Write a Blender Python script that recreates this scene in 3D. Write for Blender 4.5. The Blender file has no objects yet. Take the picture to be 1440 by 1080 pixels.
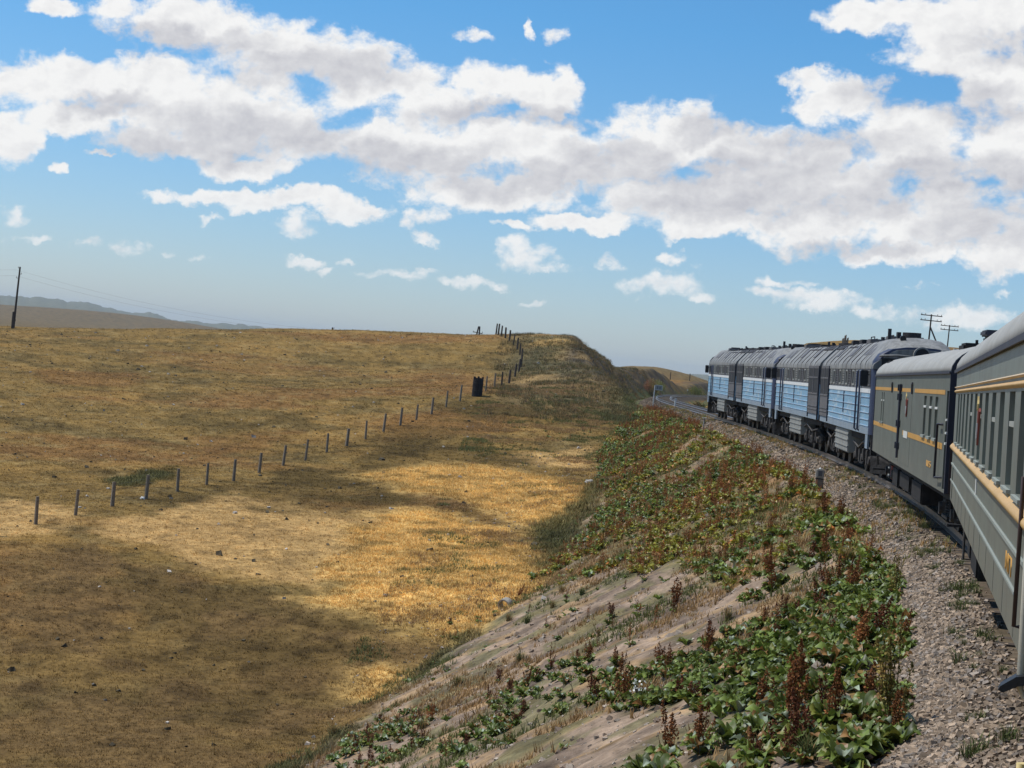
CLOUD_OFF = -.115; HAZE = 7e-5; SKY_LOW = (.95, 1.0, 1.18); SKY_TOP = (.55, 1.06, 1.35); SKY_DUST = 1.0; SUN_STR = 4.0; EXPOSURE = 0.
import numpy as np, math
# ---------------------------------------------------------------- survey of the place (metres; camera above the origin)
F_PX, ROLL, HC, PITCH, LEAN = 2704.74, 0.10362, 2.6616, 0.01331, 0.047
_c, _s = math.cos(ROLL), math.sin(ROLL)
FW = np.array([0, math.cos(PITCH), -math.sin(PITCH)])
_up = np.array([0, math.sin(PITCH), math.cos(PITCH)]); _rt = np.array([1., 0, 0])
UP = _up*_c - _rt*_s
RT = _rt*_c + _up*_s
# track centre line, integrated from its curvature (left bend, then a right bend beyond the locomotives)
TS = np.arange(-80, 760, .5)
_k = np.interp(TS, [20, 50, 75, 100, 130, 160, 200, 240, 300, 450],
               [.00299, .00299, .0022, .0011, -.00057, .00025, -.00172, -.00142, -.00108, -.0002])
_i0 = 160
TH = -np.cumsum(_k)*.5; TH += .27093-TH[_i0]
TX = np.cumsum(np.sin(TH))*.5; TX += 1.92402-TX[_i0]
TY = np.cumsum(np.cos(TH))*.5; TY += -TY[_i0]
TZ = np.interp(TS, [20, 60, 100, 140, 240, 420, 760], [0, .0518, .1306, .1846, -.0316, -.42, -.6])
def track(s):
    return np.interp(s, TS, TX), np.interp(s, TS, TY), np.interp(s, TS, TZ), np.interp(s, TS, TH)
def track_d(X, Y):
    """distance to the left of the track centre line"""
    return (np.interp(Y, TY, TX)-X)*np.cos(np.interp(Y, TY, TH))
# ---------------------------------------------------------------- terrain
_CP = np.array([  # surveyed natural ground: x, y, z
    [-21.4, 89.4, -7.34], [-17.45, 104.7, -6.49], [-14.6, 116.2, -5.85], [-11.6, 127.8, -4.81], [-8.8, 139.3, -3.63], [-6.8, 147., -2.85],
    [-4.95, 154.7, -1.8], [-2.2, 166.2, -.4], [-1.4, 180, -.1], [-.5, 184, .5], [.24, 190, 1.2], [.6, 195, 1.65], [.75, 199, 2.2], [0, 208, 3.75],
    [-.8, 213, 4.3], [-1.8, 222, 5.1], [-60, 230, .1], [-45.6, 235, 1.6], [-24.2, 240, 3.75], [-5.8, 232, 4.95], [.6, 222, 5.5], [6.2, 215, 5.7],
    [12.4, 250, 4.5], [17.2, 280, 2.7], [12, 226, 5.2], [9, 205, 4.3], [8.5, 190, 2.4], [8.5, 175, 1.0],
    [-4.3, 51.8, -8.95], [-3.4, 60.9, -9.0], [-1.9, 66.2, -8.35], [.14, 70.9, -7.35], [1.95, 75.6, -6.5], [3.5, 91.9, -5.8], [5.4, 108.2, -4.75],
    [6.9, 123.6, -3.85], [10, 145.9, -2.1], [12.6, 167, -.75], [-12, 52, -9.7], [-25, 60, -9.6], [-14, 75, -8.0], [-2, 30, -9.6], [-20, 20, -10.], [-6, 5, -9.5],
    [-45, 95, -8.2], [-75, 150, -5.5], [-90, 220, -1.2], [-24, 256, 3.0], [-6, 252, 4.2], [1, 246, 4.9], [-60, 310, -3.5], [-25, 320, -.5], [0, 320, 2.], [-100, 300, -4.5], [10, 310, 1.6], [-110, 60, -9.5],
    [20, 200, -.9], [22, 180, -1.0], [22, 150, -1.5], [24, 225, -.8], [27, 245, -.6], [33, 262, -.4],
    [30, 335, 1.3], [32.4, 390, 1.7], [37.1, 390, 1.6], [39, 390, 1.5], [24, 330, 2.4], [47.5, 320, 10.], [53, 330, 9.8], [44, 330, 6.6], [55, 250, 9.3], [60, 270, 9.4],
    [50, 205, 5.0], [75, 330, 9.5], [95, 250, 9.0], [40, 232, 3.4], [30, 60, -4.5], [35, 100, -3.5], [30, 140, -1.8], [38, 170, 0.], [60, 120, -1.5], [90, 120, 0], [25, 20, -6], [60, 20, -6],
    [20, -40, -7], [-30, -40, -10], [80, -40, -7], [100, 400, 5], [-80, 420, -7], [10, 420, -2.]])
def _tps_fit(P, lam=4.):
    x, y = P[:, 0]/50, P[:, 1]/50
    r2 = (x[:, None]-x)**2+(y[:, None]-y)**2
    K = .5*r2*np.log(r2+1e-9); K[np.diag_indices(len(P))] = lam*1e-3
    A = np.zeros((len(P)+3,)*2); A[:-3, :-3] = K
    B = np.stack([np.ones(len(P)), x, y], 1); A[:-3, -3:] = B; A[-3:, :-3] = B.T
    return np.linalg.solve(A, np.concatenate([P[:, 2], np.zeros(3)]))
_W = _tps_fit(_CP)
def _tps(X, Y):
    out = np.full(X.shape, _W[-3])+_W[-2]*X/50+_W[-1]*Y/50
    for (px, py, pz), w in zip(_CP, _W):
        r2 = ((X-px)**2+(Y-py)**2)/2500.
        out += w*.5*r2*np.log(r2+1e-9)
    return out
def _hash(ix, iy, seed):
    n = (ix.astype(np.int64)*374761393+iy.astype(np.int64)*668265263+seed*1274126177) & 0x7fffffff
    n = ((n ^ (n >> 13))*1274126177) & 0x7fffffff
    return ((n ^ (n >> 16)) & 0xffff)/65535.
def vnoise(X, Y, seed=0):
    ix, iy = np.floor(X), np.floor(Y); fx, fy = X-ix, Y-iy
    fx = fx*fx*(3-2*fx); fy = fy*fy*(3-2*fy)
    a, b, c, d = _hash(ix, iy, seed), _hash(ix+1, iy, seed), _hash(ix, iy+1, seed), _hash(ix+1, iy+1, seed)
    return (a*(1-fx)+b*fx)*(1-fy)+(c*(1-fx)+d*fx)*fy
def fbm(X, Y, scale, octv=4, seed=0, gain=.5):
    s = 0; a = 1; t = 0
    x, y = np.asarray(X, float)/scale, np.asarray(Y, float)/scale
    for o in range(octv):
        s = s+a*vnoise(x, y, seed+o*17); t += a; a *= gain
        x, y = x*2.03+5.3, y*2.03+1.7
    return s/t
def sstep(a, b, x):
    t = np.clip((x-a)/(b-a), 0, 1); return t*t*(3-2*t)
def smax(a, b, k):
    h = np.clip(.5+.5*(a-b)/k, 0, 1); return b+(a-b)*h+k*h*(1-h)
def smin(a, b, k): return -smax(-a, -b, k)
def natural(X, Y):
    R = np.hypot(X, Y); az = np.arctan2(X, Y)
    near = np.clip(_tps(np.clip(X, -120, 110), np.clip(Y, -60, 430)), -14, 12)
    far = -9+3*(fbm(X, Y, 300, 3, 5)-.5)
    def bump(px, py, sx, sy, h):
        return h*np.exp(-((X-px)/sx)**2-((Y-py)/sy)**2)
    far = far+bump(44, 640, 34, 90, 12.6)+bump(75, 620, 30, 60, 2.)+bump(-520, 2600, 170, 420, 15.2)+bump(-760, 2700, 200, 400, 9.)+bump(-200, 600, 90, 120, 3)
    # blue hills many kilometres away
    prof = np.interp(az, [-.6, -.34, -.266, -.243, -.233, -.219, -.207, -.197, -.188, -.167, -.143, -.131, -.1, .0, .05, .085, .1, .115, .2, .6],
                     [30, 42, 33, 40, 40.5, 39, 33, 24, 26, 16, 18, 16, 4, 2, 4, 6, 14, 6, 8, 20])
    prof = prof+48*(fbm(az*95, R*0+3.3, 1, 5, 9, .6)-.5)*(az < -.05)
    far = far+sstep(5200, 7600, R)*(prof+12)*(.75+.5*fbm(X, Y, 700, 4, 3))
    t = sstep(400, 560, R)
    return near*(1-t)+far*t
def height(X, Y):
    X = np.asarray(X, float); Y = np.asarray(Y, float)
    N = natural(X, Y)
    R = np.hypot(X, Y)
    N = N+(.5*(fbm(X, Y, 9, 3, 21)-.5)+.14*(fbm(X, Y, 1.6, 2, 31)-.5))*sstep(8, 40, R+20)
    yc = np.clip(Y, TY[0], TY[-1])
    d = track_d(X, yc); a = np.abs(d); zt = np.interp(yc, TY, TZ)
    bed = zt+np.interp(a, [0, 1.3, 1.65, 2.35, 2.7, 3.1], [-.2, -.21, -.31, -.66, -.78, -.84])+LEAN*(.75-d)*(a < 2.6)+.09*(fbm(X, Y, .5, 2, 41)-.5)
    rough = .5*(fbm(X, Y, 2.6, 4, 51)-.5)+.22*(fbm(X, Y, .8, 2, 53)-.5)
    fill = zt-.84-(a-3.1)/1.65+rough*sstep(3.1, 5., a)
    gully = np.abs(fbm(X, Y, 2.0, 4, 61)-.5)*2
    cut = zt-.95+np.maximum(0, a-4.0)/1.0+(1.3*(gully-.3))*sstep(4.5, 7, a)
    g = smax(fill, smin(cut, N, .6), .35)
    h = np.where(a < 3.1, bed, bed+(g-bed)*sstep(2.9, 3.7, a))
    far = sstep(380, 430, R)
    return h*(1-far)+N*far
ZONES = {
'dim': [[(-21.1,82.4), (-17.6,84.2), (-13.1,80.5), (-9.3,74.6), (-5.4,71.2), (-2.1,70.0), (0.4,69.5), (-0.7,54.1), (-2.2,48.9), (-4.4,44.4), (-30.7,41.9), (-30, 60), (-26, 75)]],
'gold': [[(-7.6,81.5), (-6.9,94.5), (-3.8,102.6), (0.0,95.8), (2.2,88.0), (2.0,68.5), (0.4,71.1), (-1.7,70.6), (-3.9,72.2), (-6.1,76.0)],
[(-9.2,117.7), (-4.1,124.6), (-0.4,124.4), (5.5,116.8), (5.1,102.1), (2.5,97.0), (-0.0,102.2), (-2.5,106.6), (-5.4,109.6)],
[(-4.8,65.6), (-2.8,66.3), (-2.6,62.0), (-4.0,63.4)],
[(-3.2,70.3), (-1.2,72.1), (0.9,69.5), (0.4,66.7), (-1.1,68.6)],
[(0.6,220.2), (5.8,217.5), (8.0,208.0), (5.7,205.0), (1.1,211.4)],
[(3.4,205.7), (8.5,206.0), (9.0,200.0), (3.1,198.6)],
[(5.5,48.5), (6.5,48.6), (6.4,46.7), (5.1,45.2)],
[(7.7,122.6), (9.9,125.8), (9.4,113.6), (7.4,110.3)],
],
'straw': [[(-18.7,89.3), (-16.5,99.2), (-14.7,106.5), (-8.0,98.6), (-3.9,103.3), (-4.5,90.1), (-6.8,77.3), (-10.5,78.8), (-13.8,82.3)],
[(-25.5,98.5), (-20.7,96.7), (-19.6,90.5), (-21.7,84.5)],
[(-0.5,129.4), (5.9,135.1), (6.0,124.1), (0.5,124.7)],
[(-7.9,70.5), (-5.4,68.9), (-4.4,67.0), (-6.2,67.4)],
],
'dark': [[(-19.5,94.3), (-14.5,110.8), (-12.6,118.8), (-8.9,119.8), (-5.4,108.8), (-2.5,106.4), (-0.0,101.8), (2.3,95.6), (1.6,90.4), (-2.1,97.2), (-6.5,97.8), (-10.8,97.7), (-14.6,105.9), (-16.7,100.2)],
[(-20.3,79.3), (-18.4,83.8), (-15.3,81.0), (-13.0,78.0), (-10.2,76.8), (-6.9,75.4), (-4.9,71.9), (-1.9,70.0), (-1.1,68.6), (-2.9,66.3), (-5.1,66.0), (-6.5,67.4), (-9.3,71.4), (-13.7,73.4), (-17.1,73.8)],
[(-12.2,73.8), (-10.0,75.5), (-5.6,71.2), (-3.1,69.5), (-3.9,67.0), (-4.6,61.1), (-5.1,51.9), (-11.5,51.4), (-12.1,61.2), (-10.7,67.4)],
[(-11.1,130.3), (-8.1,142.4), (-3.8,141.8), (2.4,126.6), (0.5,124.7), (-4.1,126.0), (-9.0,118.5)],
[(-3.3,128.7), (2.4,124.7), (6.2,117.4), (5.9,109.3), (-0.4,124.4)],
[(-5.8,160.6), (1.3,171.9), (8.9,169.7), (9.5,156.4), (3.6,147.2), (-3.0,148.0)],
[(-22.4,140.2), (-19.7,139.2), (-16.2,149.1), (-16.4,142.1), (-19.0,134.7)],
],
'green': [[(-2.5,62.4), (-1.1,69.4), (0.6,68.0), (0.2,63.3), (-0.8,59.6), (-1.5,55.6)],
[(2.2,96.4), (6.1,115.8), (7.9,129.1), (7.3,115.6), (4.9,98.3), (2.8,79.2), (1.9,81.4)],
[(-4.1,55.6), (-2.2,58.2), (-1.5,54.1), (-2.4,51.1), (-3.8,48.6), (-5.1,51.9)],
[(14.8,250.3), (18.9,236.9), (11.2,137.3), (9.8,150.9), (7.7,154.6)],
[(-22.2,110.4), (-19.5,116.0), (-18.5,110.1), (-20.9,106.1)],
],
'red': [[(-10.5,145.8), (-5.4,153.6), (1.4,156.0), (-0.7,141.6), (-7.5,135.3)],
[(-42.7,175.5), (-34.4,179.4), (-32.4,163.3), (-38.9,162.9)],
[(-21.3,130.8), (-14.6,140.0), (-13.3,133.2), (-18.8,124.6)],
[(-18.2,89.8), (-13.3,97.5), (-8.4,89.0), (-13.1,81.7)],
],
'plants': [[(7.3,131.8), (11.1,158.5), (13.2,172.0), (13.4,159.5), (11.9,128.2), (9.4,113.6), (6.6,101.9)],[(11.7,144.8), (13.8,136.1), (13.1,102.3), (12.2,78.9), (11.0,60.4), (9.5,47.4), (8.1,38.6), (8.5,44.8), (7.6,49.0), (6.6,46.6), (6.7,59.6), (5.6,61.6), (5.7,75.8), (4.0,69.5), (2.9,72.9), (2.4,76.8), (5.0,89.4), (7.1,103.9), (9.4,116.2)],
],
'near': [[(3.5,34.2), (4.8,33.8), (6.1,34.4), (7.3,38.1), (8.4,40.4), (7.8,36.1), (6.6,30.4), (6.0,27.8), (5.5,23.9), (4.7,20.0), (4.3,19.1), (4.0,17.8), (3.5,17.8), (3.8,19.4), (3.3,19.2), (3.4,21.1), (3.2,24.4), (3.2,28.8), (2.5,31.5), (2.3,36.1), (2.9,38.6)],
[(1.6,25.2), (2.7,25.4), (3.3,23.2), (3.1,19.1), (3.0,18.0)],
[(6.0,44.3), (6.9,45.1), (7.9,44.2), (7.6,40.6), (6.5,43.0), (5.8,41.4)],
],
'patch': [[(-3.1,45.8), (-3.3,53.1), (-1.9,48.3), (-1.3,41.5), (-1.6,41.1)],
[(-0.5,39.5), (0.4,41.0), (0.7,38.7), (-0.1,35.3)],
[(0.4,46.4), (1.4,47.9), (2.2,42.1), (1.8,38.1), (0.7,40.8)],
[(-2.6,53.4), (-1.4,51.3), (-1.4,46.4), (-2.1,47.6)],
[(1.5,39.8), (2.3,38.6), (2.3,34.2), (1.7,35.3)],
],
}
# ---------------------------------------------------------------- blender helpers
import bpy, bmesh, random
from mathutils import Vector, Matrix, Euler
random.seed(7); RNG = np.random.default_rng(7)
SC = bpy.context.scene
COL = SC.collection

def tag(o, label=None, cat=None, group=None, kind=None):
    if label: o['label'] = label
    if cat: o['category'] = cat
    if group: o['group'] = group
    if kind: o['kind'] = kind
    return o

def empty(name, loc=(0, 0, 0), rot=(0, 0, 0)):
    o = bpy.data.objects.new(name, None); COL.objects.link(o)
    o.empty_display_size = .3; o.location = loc; o.rotation_euler = rot
    return o

def link(name, me, parent=None):
    o = bpy.data.objects.new(name, me); COL.objects.link(o)
    if parent is not None: o.parent = parent
    return o

class MB:
    """collects simple solids; build() links them as one mesh object"""
    def __init__(s): s.v = []; s.f = []; s.smooth = []
    def add(s, vs, fs, sm=False):
        n = len(s.v); s.v += [tuple(p) for p in vs]
        s.f += [tuple(i+n for i in f) for f in fs]; s.smooth += [sm]*len(fs)
    def box(s, x0, x1, y0, y1, z0, z1, b=0.):
        if b <= 0:
            s.add([(x0, y0, z0), (x1, y0, z0), (x1, y1, z0), (x0, y1, z0), (x0, y0, z1), (x1, y0, z1), (x1, y1, z1), (x0, y1, z1)],
                  [(0, 3, 2, 1), (4, 5, 6, 7), (0, 1, 5, 4), (1, 2, 6, 5), (2, 3, 7, 6), (3, 0, 4, 7)])
        else:
            bm = bmesh.new(); bmesh.ops.create_cube(bm, size=1)
            for v in bm.verts:
                v.co = Vector(((x0+x1)/2+v.co.x*(x1-x0), (y0+y1)/2+v.co.y*(y1-y0), (z0+z1)/2+v.co.z*(z1-z0)))
            bmesh.ops.bevel(bm, geom=bm.edges[:], offset=b, segments=2, affect='EDGES')
            s.bm(bm)
    def bm(s, bm, sm=False):
        bm.verts.index_update(); s.add([v.co[:] for v in bm.verts], [[v.index for v in f.verts] for f in bm.faces], sm); bm.free()
    def tube(s, pts, r, n=8, caps=True):
        pts = [Vector(p) for p in pts]; rs = r if isinstance(r, (list, tuple)) else [r]*len(pts)
        rings = []; prev = None
        for i, p in enumerate(pts):
            t = (pts[min(i+1, len(pts)-1)]-pts[max(i-1, 0)]).normalized()
            a = prev if prev is not None else (Vector((0, 0, 1)) if abs(t.z) < .9 else Vector((1, 0, 0)))
            u = (a-t*a.dot(t)).normalized(); w = t.cross(u); prev = u
            rings.append([p+(u*math.cos(k*2*math.pi/n)+w*math.sin(k*2*math.pi/n))*rs[i] for k in range(n)])
        vs = [q for R in rings for q in R]; fs = []
        for i in range(len(pts)-1):
            for k in range(n): fs.append((i*n+k, i*n+(k+1) % n, (i+1)*n+(k+1) % n, (i+1)*n+k))
        s.add(vs, fs, True)
        if caps: s.add(rings[0][::-1], [tuple(range(n))]); s.add(rings[-1], [tuple(range(n))])
    def cyl(s, c, axis, r, h, n=20, r2=None):
        c = Vector(c); d = Vector(axis).normalized()
        s.tube([c-d*h/2, c+d*h/2], [r, r if r2 is None else r2], n)
    def extrude(s, prof, x0, x1, axis='x', caps=True, sm=False):
        """prof: list of (y,z); extruded along x"""
        n = len(prof); vs = [(x0, y, z) for y, z in prof]+[(x1, y, z) for y, z in prof]
        s.add(vs, [(i, (i+1) % n, n+(i+1) % n, n+i) for i in range(n)], sm)
        if caps: s.add([(x0, y, z) for y, z in prof], [tuple(range(n))[::-1]]); s.add([(x1, y, z) for y, z in prof], [tuple(range(n))])
    def strip(s, rows, sm=True):
        m = len(rows[0]); vs = [p for r in rows for p in r]; fs = []
        for i in range(len(rows)-1):
            for k in range(m-1): fs.append((i*m+k, i*m+k+1, (i+1)*m+k+1, (i+1)*m+k))
        s.add(vs, fs, sm)
    def mesh(s, name, m):
        me = bpy.data.meshes.new(name); me.from_pydata(s.v, [], s.f)
        bm = bmesh.new(); bm.from_mesh(me); bmesh.ops.recalc_face_normals(bm, faces=bm.faces[:]); bm.to_mesh(me); bm.free()
        me.polygons.foreach_set('use_smooth', s.smooth[:len(me.polygons)])
        if m: me.materials.append(m)
        return me
    def build(s, name, m, parent=None): return link(name, s.mesh(name, m), parent)

def big_mesh(name, V, Fq, m, col=None, Ft=None, smooth=False):
    """large numpy mesh: V (n,3), Fq (k,4) quads, Ft (j,3) triangles, col (n,3) albedo"""
    me = bpy.data.meshes.new(name)
    Fq = np.zeros((0, 4), np.int64) if Fq is None else Fq
    Ft = np.zeros((0, 3), np.int64) if Ft is None else Ft
    nl = Fq.size+Ft.size
    me.vertices.add(len(V)); me.vertices.foreach_set('co', np.ascontiguousarray(V, np.float32).ravel())
    me.loops.add(nl); me.loops.foreach_set('vertex_index', np.concatenate([Fq.ravel(), Ft.ravel()]).astype(np.int32))
    me.polygons.add(len(Fq)+len(Ft))
    st = np.concatenate([np.arange(len(Fq))*4, Fq.size+np.arange(len(Ft))*3]).astype(np.int32)
    me.polygons.foreach_set('loop_start', st)
    me.polygons.foreach_set('use_smooth', np.full(len(st), smooth))
    me.update(calc_edges=True)
    if col is not None: set_col(me, col)
    me.materials.append(m)
    return me

def set_col(me, col):
    a = me.attributes.new('tint', 'FLOAT_COLOR', 'POINT')
    c = np.ones((len(me.vertices), 4), np.float32); c[:, :3] = col
    a.data.foreach_set('color', c.ravel())

# ---------------------------------------------------------------- materials
class NT:
    def __init__(s, m): m.use_nodes = True; s.t = m.node_tree; s.t.nodes.clear()
    def n(s, typ, inp=None, **kw):
        d = s.t.nodes.new(typ)
        for k, v in kw.items(): setattr(d, k, v)
        for k, v in (inp or {}).items():
            if isinstance(v, bpy.types.NodeSocket): s.t.links.new(v, d.inputs[k])
            else: d.inputs[k].default_value = v
        return d
    def math(s, op, a, b=0., c=None, clamp=False):
        i = {0: a, 1: b}
        if c is not None: i[2] = c
        return s.n('ShaderNodeMath', i, operation=op, use_clamp=clamp).outputs[0]
    def mix(s, f, a, b, blend='MIX'):
        d = s.n('ShaderNodeMix', data_type='RGBA', blend_type=blend)
        for k, v in ((0, f), (6, a), (7, b)):
            if isinstance(v, bpy.types.NodeSocket): s.t.links.new(v, d.inputs[k])
            else: d.inputs[k].default_value = v if k == 0 else ((*v, 1) if len(v) == 3 else v)
        return d.outputs[2]
    def ramp(s, f, stops):
        d = s.n('ShaderNodeValToRGB', {0: f}); e = d.color_ramp.elements
        while len(e) < len(stops): e.new(.5)
        for k, (p, c) in enumerate(stops):
            e[k].position = p; e[k].color = (c, c, c, 1) if isinstance(c, (int, float)) else (*c, 1)
        return d.outputs[0]
    def noise(s, vec, scale, detail=4, rough=.55, dist=0.):
        return s.n('ShaderNodeTexNoise', {'Vector': vec, 'Scale': scale, 'Detail': detail, 'Roughness': rough, 'Distortion': dist}).outputs[0]
    def mapped(s, vec, sc=(1, 1, 1)):
        return s.n('ShaderNodeMapping', {0: vec, 3: sc}).outputs[0]
    def obj(s): return s.n('ShaderNodeTexCoord').outputs['Object']
    def pos(s): return s.n('ShaderNodeNewGeometry').outputs['Position']
    def out(s, col, rough=.6, metal=0., bump=None, bdist=.01, bstr=.6, spec=.5, coat=0., trans=0.):
        p = s.n('ShaderNodeBsdfPrincipled', {'Roughness': rough, 'Metallic': metal, 'Specular IOR Level': spec, 'Coat Weight': coat})
        if isinstance(col, bpy.types.NodeSocket): s.t.links.new(col, p.inputs['Base Color'])
        else: p.inputs['Base Color'].default_value = (*col, 1)
        if bump is not None:
            b = s.n('ShaderNodeBump', {'Height': bump, 'Distance': bdist, 'Strength': bstr}); s.t.links.new(b.outputs[0], p.inputs['Normal'])
        sh = p.outputs[0]
        if trans:
            t = s.n('ShaderNodeBsdfTranslucent', {}); 
            if isinstance(col, bpy.types.NodeSocket): s.t.links.new(col, t.inputs[0])
            sh = s.n('ShaderNodeMixShader', {0: trans, 1: sh, 2: t.outputs[0]}).outputs[0]
        o = s.n('ShaderNodeOutputMaterial'); s.t.links.new(sh, o.inputs[0])

def M_paint(name, col, dirt=(.12, .1, .085), amt=.45, rough=.45, streak=True, spec=.5, fade=None, sc=1., dust=0.):
    """weathered vehicle paint: vertical dirt streaks, blotches, a little unevenness of the sheet"""
    m = bpy.data.materials.new(name); t = NT(m); p = t.obj()
    blot = t.noise(t.mapped(p, (.8*sc, .8*sc, 1.1*sc)), 1.3, 6, .62)
    st = t.noise(t.mapped(p, (7, 7, .55)), 1.0, 5, .6)
    f = t.math('MULTIPLY', t.ramp(t.math('ADD', t.math('MULTIPLY', st, .6 if streak else 0.), t.math('MULTIPLY', blot, .5 if streak else 1.)), [(.42, 0.), (.72, 1.)]), amt)
    c = t.mix(t.math('MULTIPLY', t.noise(p, 3., 3), .5), col, tuple(x*.8 for x in col))
    if fade is not None:
        fn = t.noise(t.mapped(p, (.55, .55, 1.7)), 1.6, 6, .7)
        c = t.mix(t.ramp(fn, [(.52, 0.), (.62, .75)]), c, fade)
    c = t.mix(f, c, dirt)
    if dust:                                                       # road dust thrown up onto the lower panels, and rust runs
        z = t.n('ShaderNodeSeparateXYZ', {0: p}).outputs[2]
        dm = t.math('MULTIPLY', t.n('ShaderNodeMapRange', {0: z, 1: 1.75, 2: 1.0, 3: 0., 4: 1.}).outputs[0], t.ramp(t.noise(t.mapped(p, (1.5, 1.5, 2.5)), 1.2, 6, .7), [(.35, .2), (.65, 1.)]))
        c = t.mix(t.math('MULTIPLY', dm, dust), c, (.2, .17, .13))
        rn = t.noise(t.mapped(p, (3.2, 3.2, .22)), 1., 6, .7)
        c = t.mix(t.ramp(rn, [(.6, 0.), (.74, .55)]), c, (.11, .075, .05))
    r = t.math('ADD', rough, t.math('MULTIPLY', blot, .22))
    t.out(c, r, bump=t.noise(t.mapped(p, (.9, .9, 2.)), 1.6, 2), bdist=.012, bstr=.5, spec=spec)
    return m
def M_plain(name, col, rough=.6, metal=0., var=.35, scale=6., bump=.004, spec=.4, stretch=(1, 1, 1)):
    m = bpy.data.materials.new(name); t = NT(m); p = t.mapped(t.obj(), stretch)
    n = t.noise(p, scale, 6, .62)
    c = t.mix(t.ramp(n, [(.3, 0.), (.7, 1.)]), tuple(x*(1-var) for x in col), tuple(min(1, x*(1+var*.6)) for x in col))
    t.out(c, rough, metal, bump=n, bdist=bump, spec=spec)
    return m
def M_tint(name, rough=.85, var=.3, scale=8., spec=.2, trans=0., bump=0., fine=None):
    """colour comes from the mesh's own 'tint' attribute (plant species, stone, soil), broken up by noise"""
    m = bpy.data.materials.new(name); t = NT(m); p = t.pos()
    a = t.n('ShaderNodeAttribute', attribute_name='tint').outputs['Color']
    n = t.noise(p, scale, 5, .65)
    f = t.ramp(n, [(.25, 1-var), (.75, 1+var)])
    c = t.mix(1., a, f, 'MULTIPLY')
    if fine:
        n2 = t.noise(p, fine, 3, .7)
        c = t.mix(1., c, t.ramp(n2, [(.28, .66), (.5, 1.), (.72, 1.3)]), 'MULTIPLY')
        n = t.math('ADD', n, t.math('MULTIPLY', n2, .5))
    t.out(c, rough, bump=n if bump else None, bdist=bump, spec=spec, trans=trans)
    return m
# ---------------------------------------------------------------- sky, sun, camera
SUN_EL, SUN_AZ = math.radians(60), math.radians(-78)      # azimuth clockwise from +Y: the sun stands high on the left
def _dir_s(u, v):
    r = FW+RT*(u-720)/F_PX+UP*(540-v)/F_PX; r = r/np.linalg.norm(r)
    az, e = math.atan2(r[0], r[1]), math.asin(r[2])+PITCH
    k = F_PX/100
    return k*(az*_c+e*_s), k*(-az*_s+e*_c)
CLOUDS = [(250,35,140,42),(390,72,150,55),(520,108,110,45),(165,14,60,22),(70,10,45,17),(690,118,70,40),(775,135,55,45),(610,150,90,40),
 (60,112,100,38),(200,120,150,44),(330,160,160,60),(130,165,150,26),(430,195,90,36),(8,190,42,44),(255,195,120,28),
 (600,205,190,52),(345,232,90,20),(300,272,110,14),(400,280,120,18),(490,292,60,20),(800,215,220,62),(700,265,150,34),(945,190,110,52),(1050,215,110,48),(1000,272,190,52),
 (1150,250,160,62),(1290,205,130,70),(1185,140,85,42),(1130,112,40,18),(1340,62,90,48),(1405,100,70,75),(1230,22,80,26),(1330,30,110,38),(1410,20,60,45),(1420,200,100,80),(1330,300,170,52),(1150,320,130,38),(1425,360,70,44),
 (1000,318,120,26),(1270,350,90,22),(820,308,100,16),(720,318,36,10),(960,336,60,14)]
SMALL = [(790,62,21,14),(665,50,20,11),(738,45,9,13),(410,314,34,14),(600,300,34,13),(575,312,14,12),(600,330,30,8),(742,358,44,22),(760,375,34,8),(860,364,22,9),(937,367,20,9),(930,400,60,16),(985,420,26,10),(1110,393,34,7),(1100,412,60,11),(1160,425,60,14),(1220,435,50,11),(1330,440,75,16),
 (570,387,42,9),(650,396,40,9),(705,400,20,9),(430,366,30,9),(495,366,18,7),(460,380,15,6),(172,351,28,11),(118,346,20,8),(275,353,18,6),(235,356,15,6),(35,333,30,6),(8,300,20,18),(77,238,10,9),(295,302,18,5),(140,214,20,4),(755,427,18,5),(1405,406,24,6),(1290,400,20,4)]
SHADE = [(440,192,42,24),(330,190,80,32),(255,205,100,20),(560,225,110,22),(720,250,90,18),(690,160,90,14),(800,165,34,16),(440,100,110,22),(230,60,110,18),(1000,245,190,22),(1100,285,180,22),(860,215,70,18),(1340,250,130,24),(1300,130,90,22),(1420,60,60,18),(1400,310,80,30),(1150,205,90,18),(1010,180,60,16),(1380,160,60,18),(150,150,60,14),(1190,345,90,10)]
w = bpy.data.worlds.new('World'); SC.world = w; w.use_nodes = True
class WT(NT):
    def __init__(s, t): s.t = t; t.nodes.clear()
t = WT(w.node_tree)
gen = t.n('ShaderNodeTexCoord').outputs['Generated']
sep = t.n('ShaderNodeSeparateXYZ', {0: gen})
az = t.math('ARCTAN2', sep.outputs[0], sep.outputs[1]); el = t.math('ADD', t.math('ARCSINE', sep.outputs[2]), PITCH)
K = F_PX/100
sx = t.math('ADD', t.math('MULTIPLY', az, K*_c), t.math('MULTIPLY', el, K*_s))
sy = t.math('ADD', t.math('MULTIPLY', az, -K*_s), t.math('MULTIPLY', el, K*_c))
S = t.n('ShaderNodeCombineXYZ', {0: sx, 1: sy, 2: 0.}).outputs[0]
def vm(op, a, b=None, c=None):
    i = {0: a}
    if b is not None: i[1] = b
    if c is not None: i[2] = c
    return t.n('ShaderNodeVectorMath', i, operation=op)
wn = t.n('ShaderNodeTexNoise', {'Vector': S, 'Scale': 1.15, 'Detail': 5., 'Roughness': .62}).outputs['Color']
S2 = vm('MULTIPLY_ADD', wn, (1.1, .8, 0), S).outputs[0]
S2 = vm('ADD', S2, (-.55, -.4, 0)).outputs[0]
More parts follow.
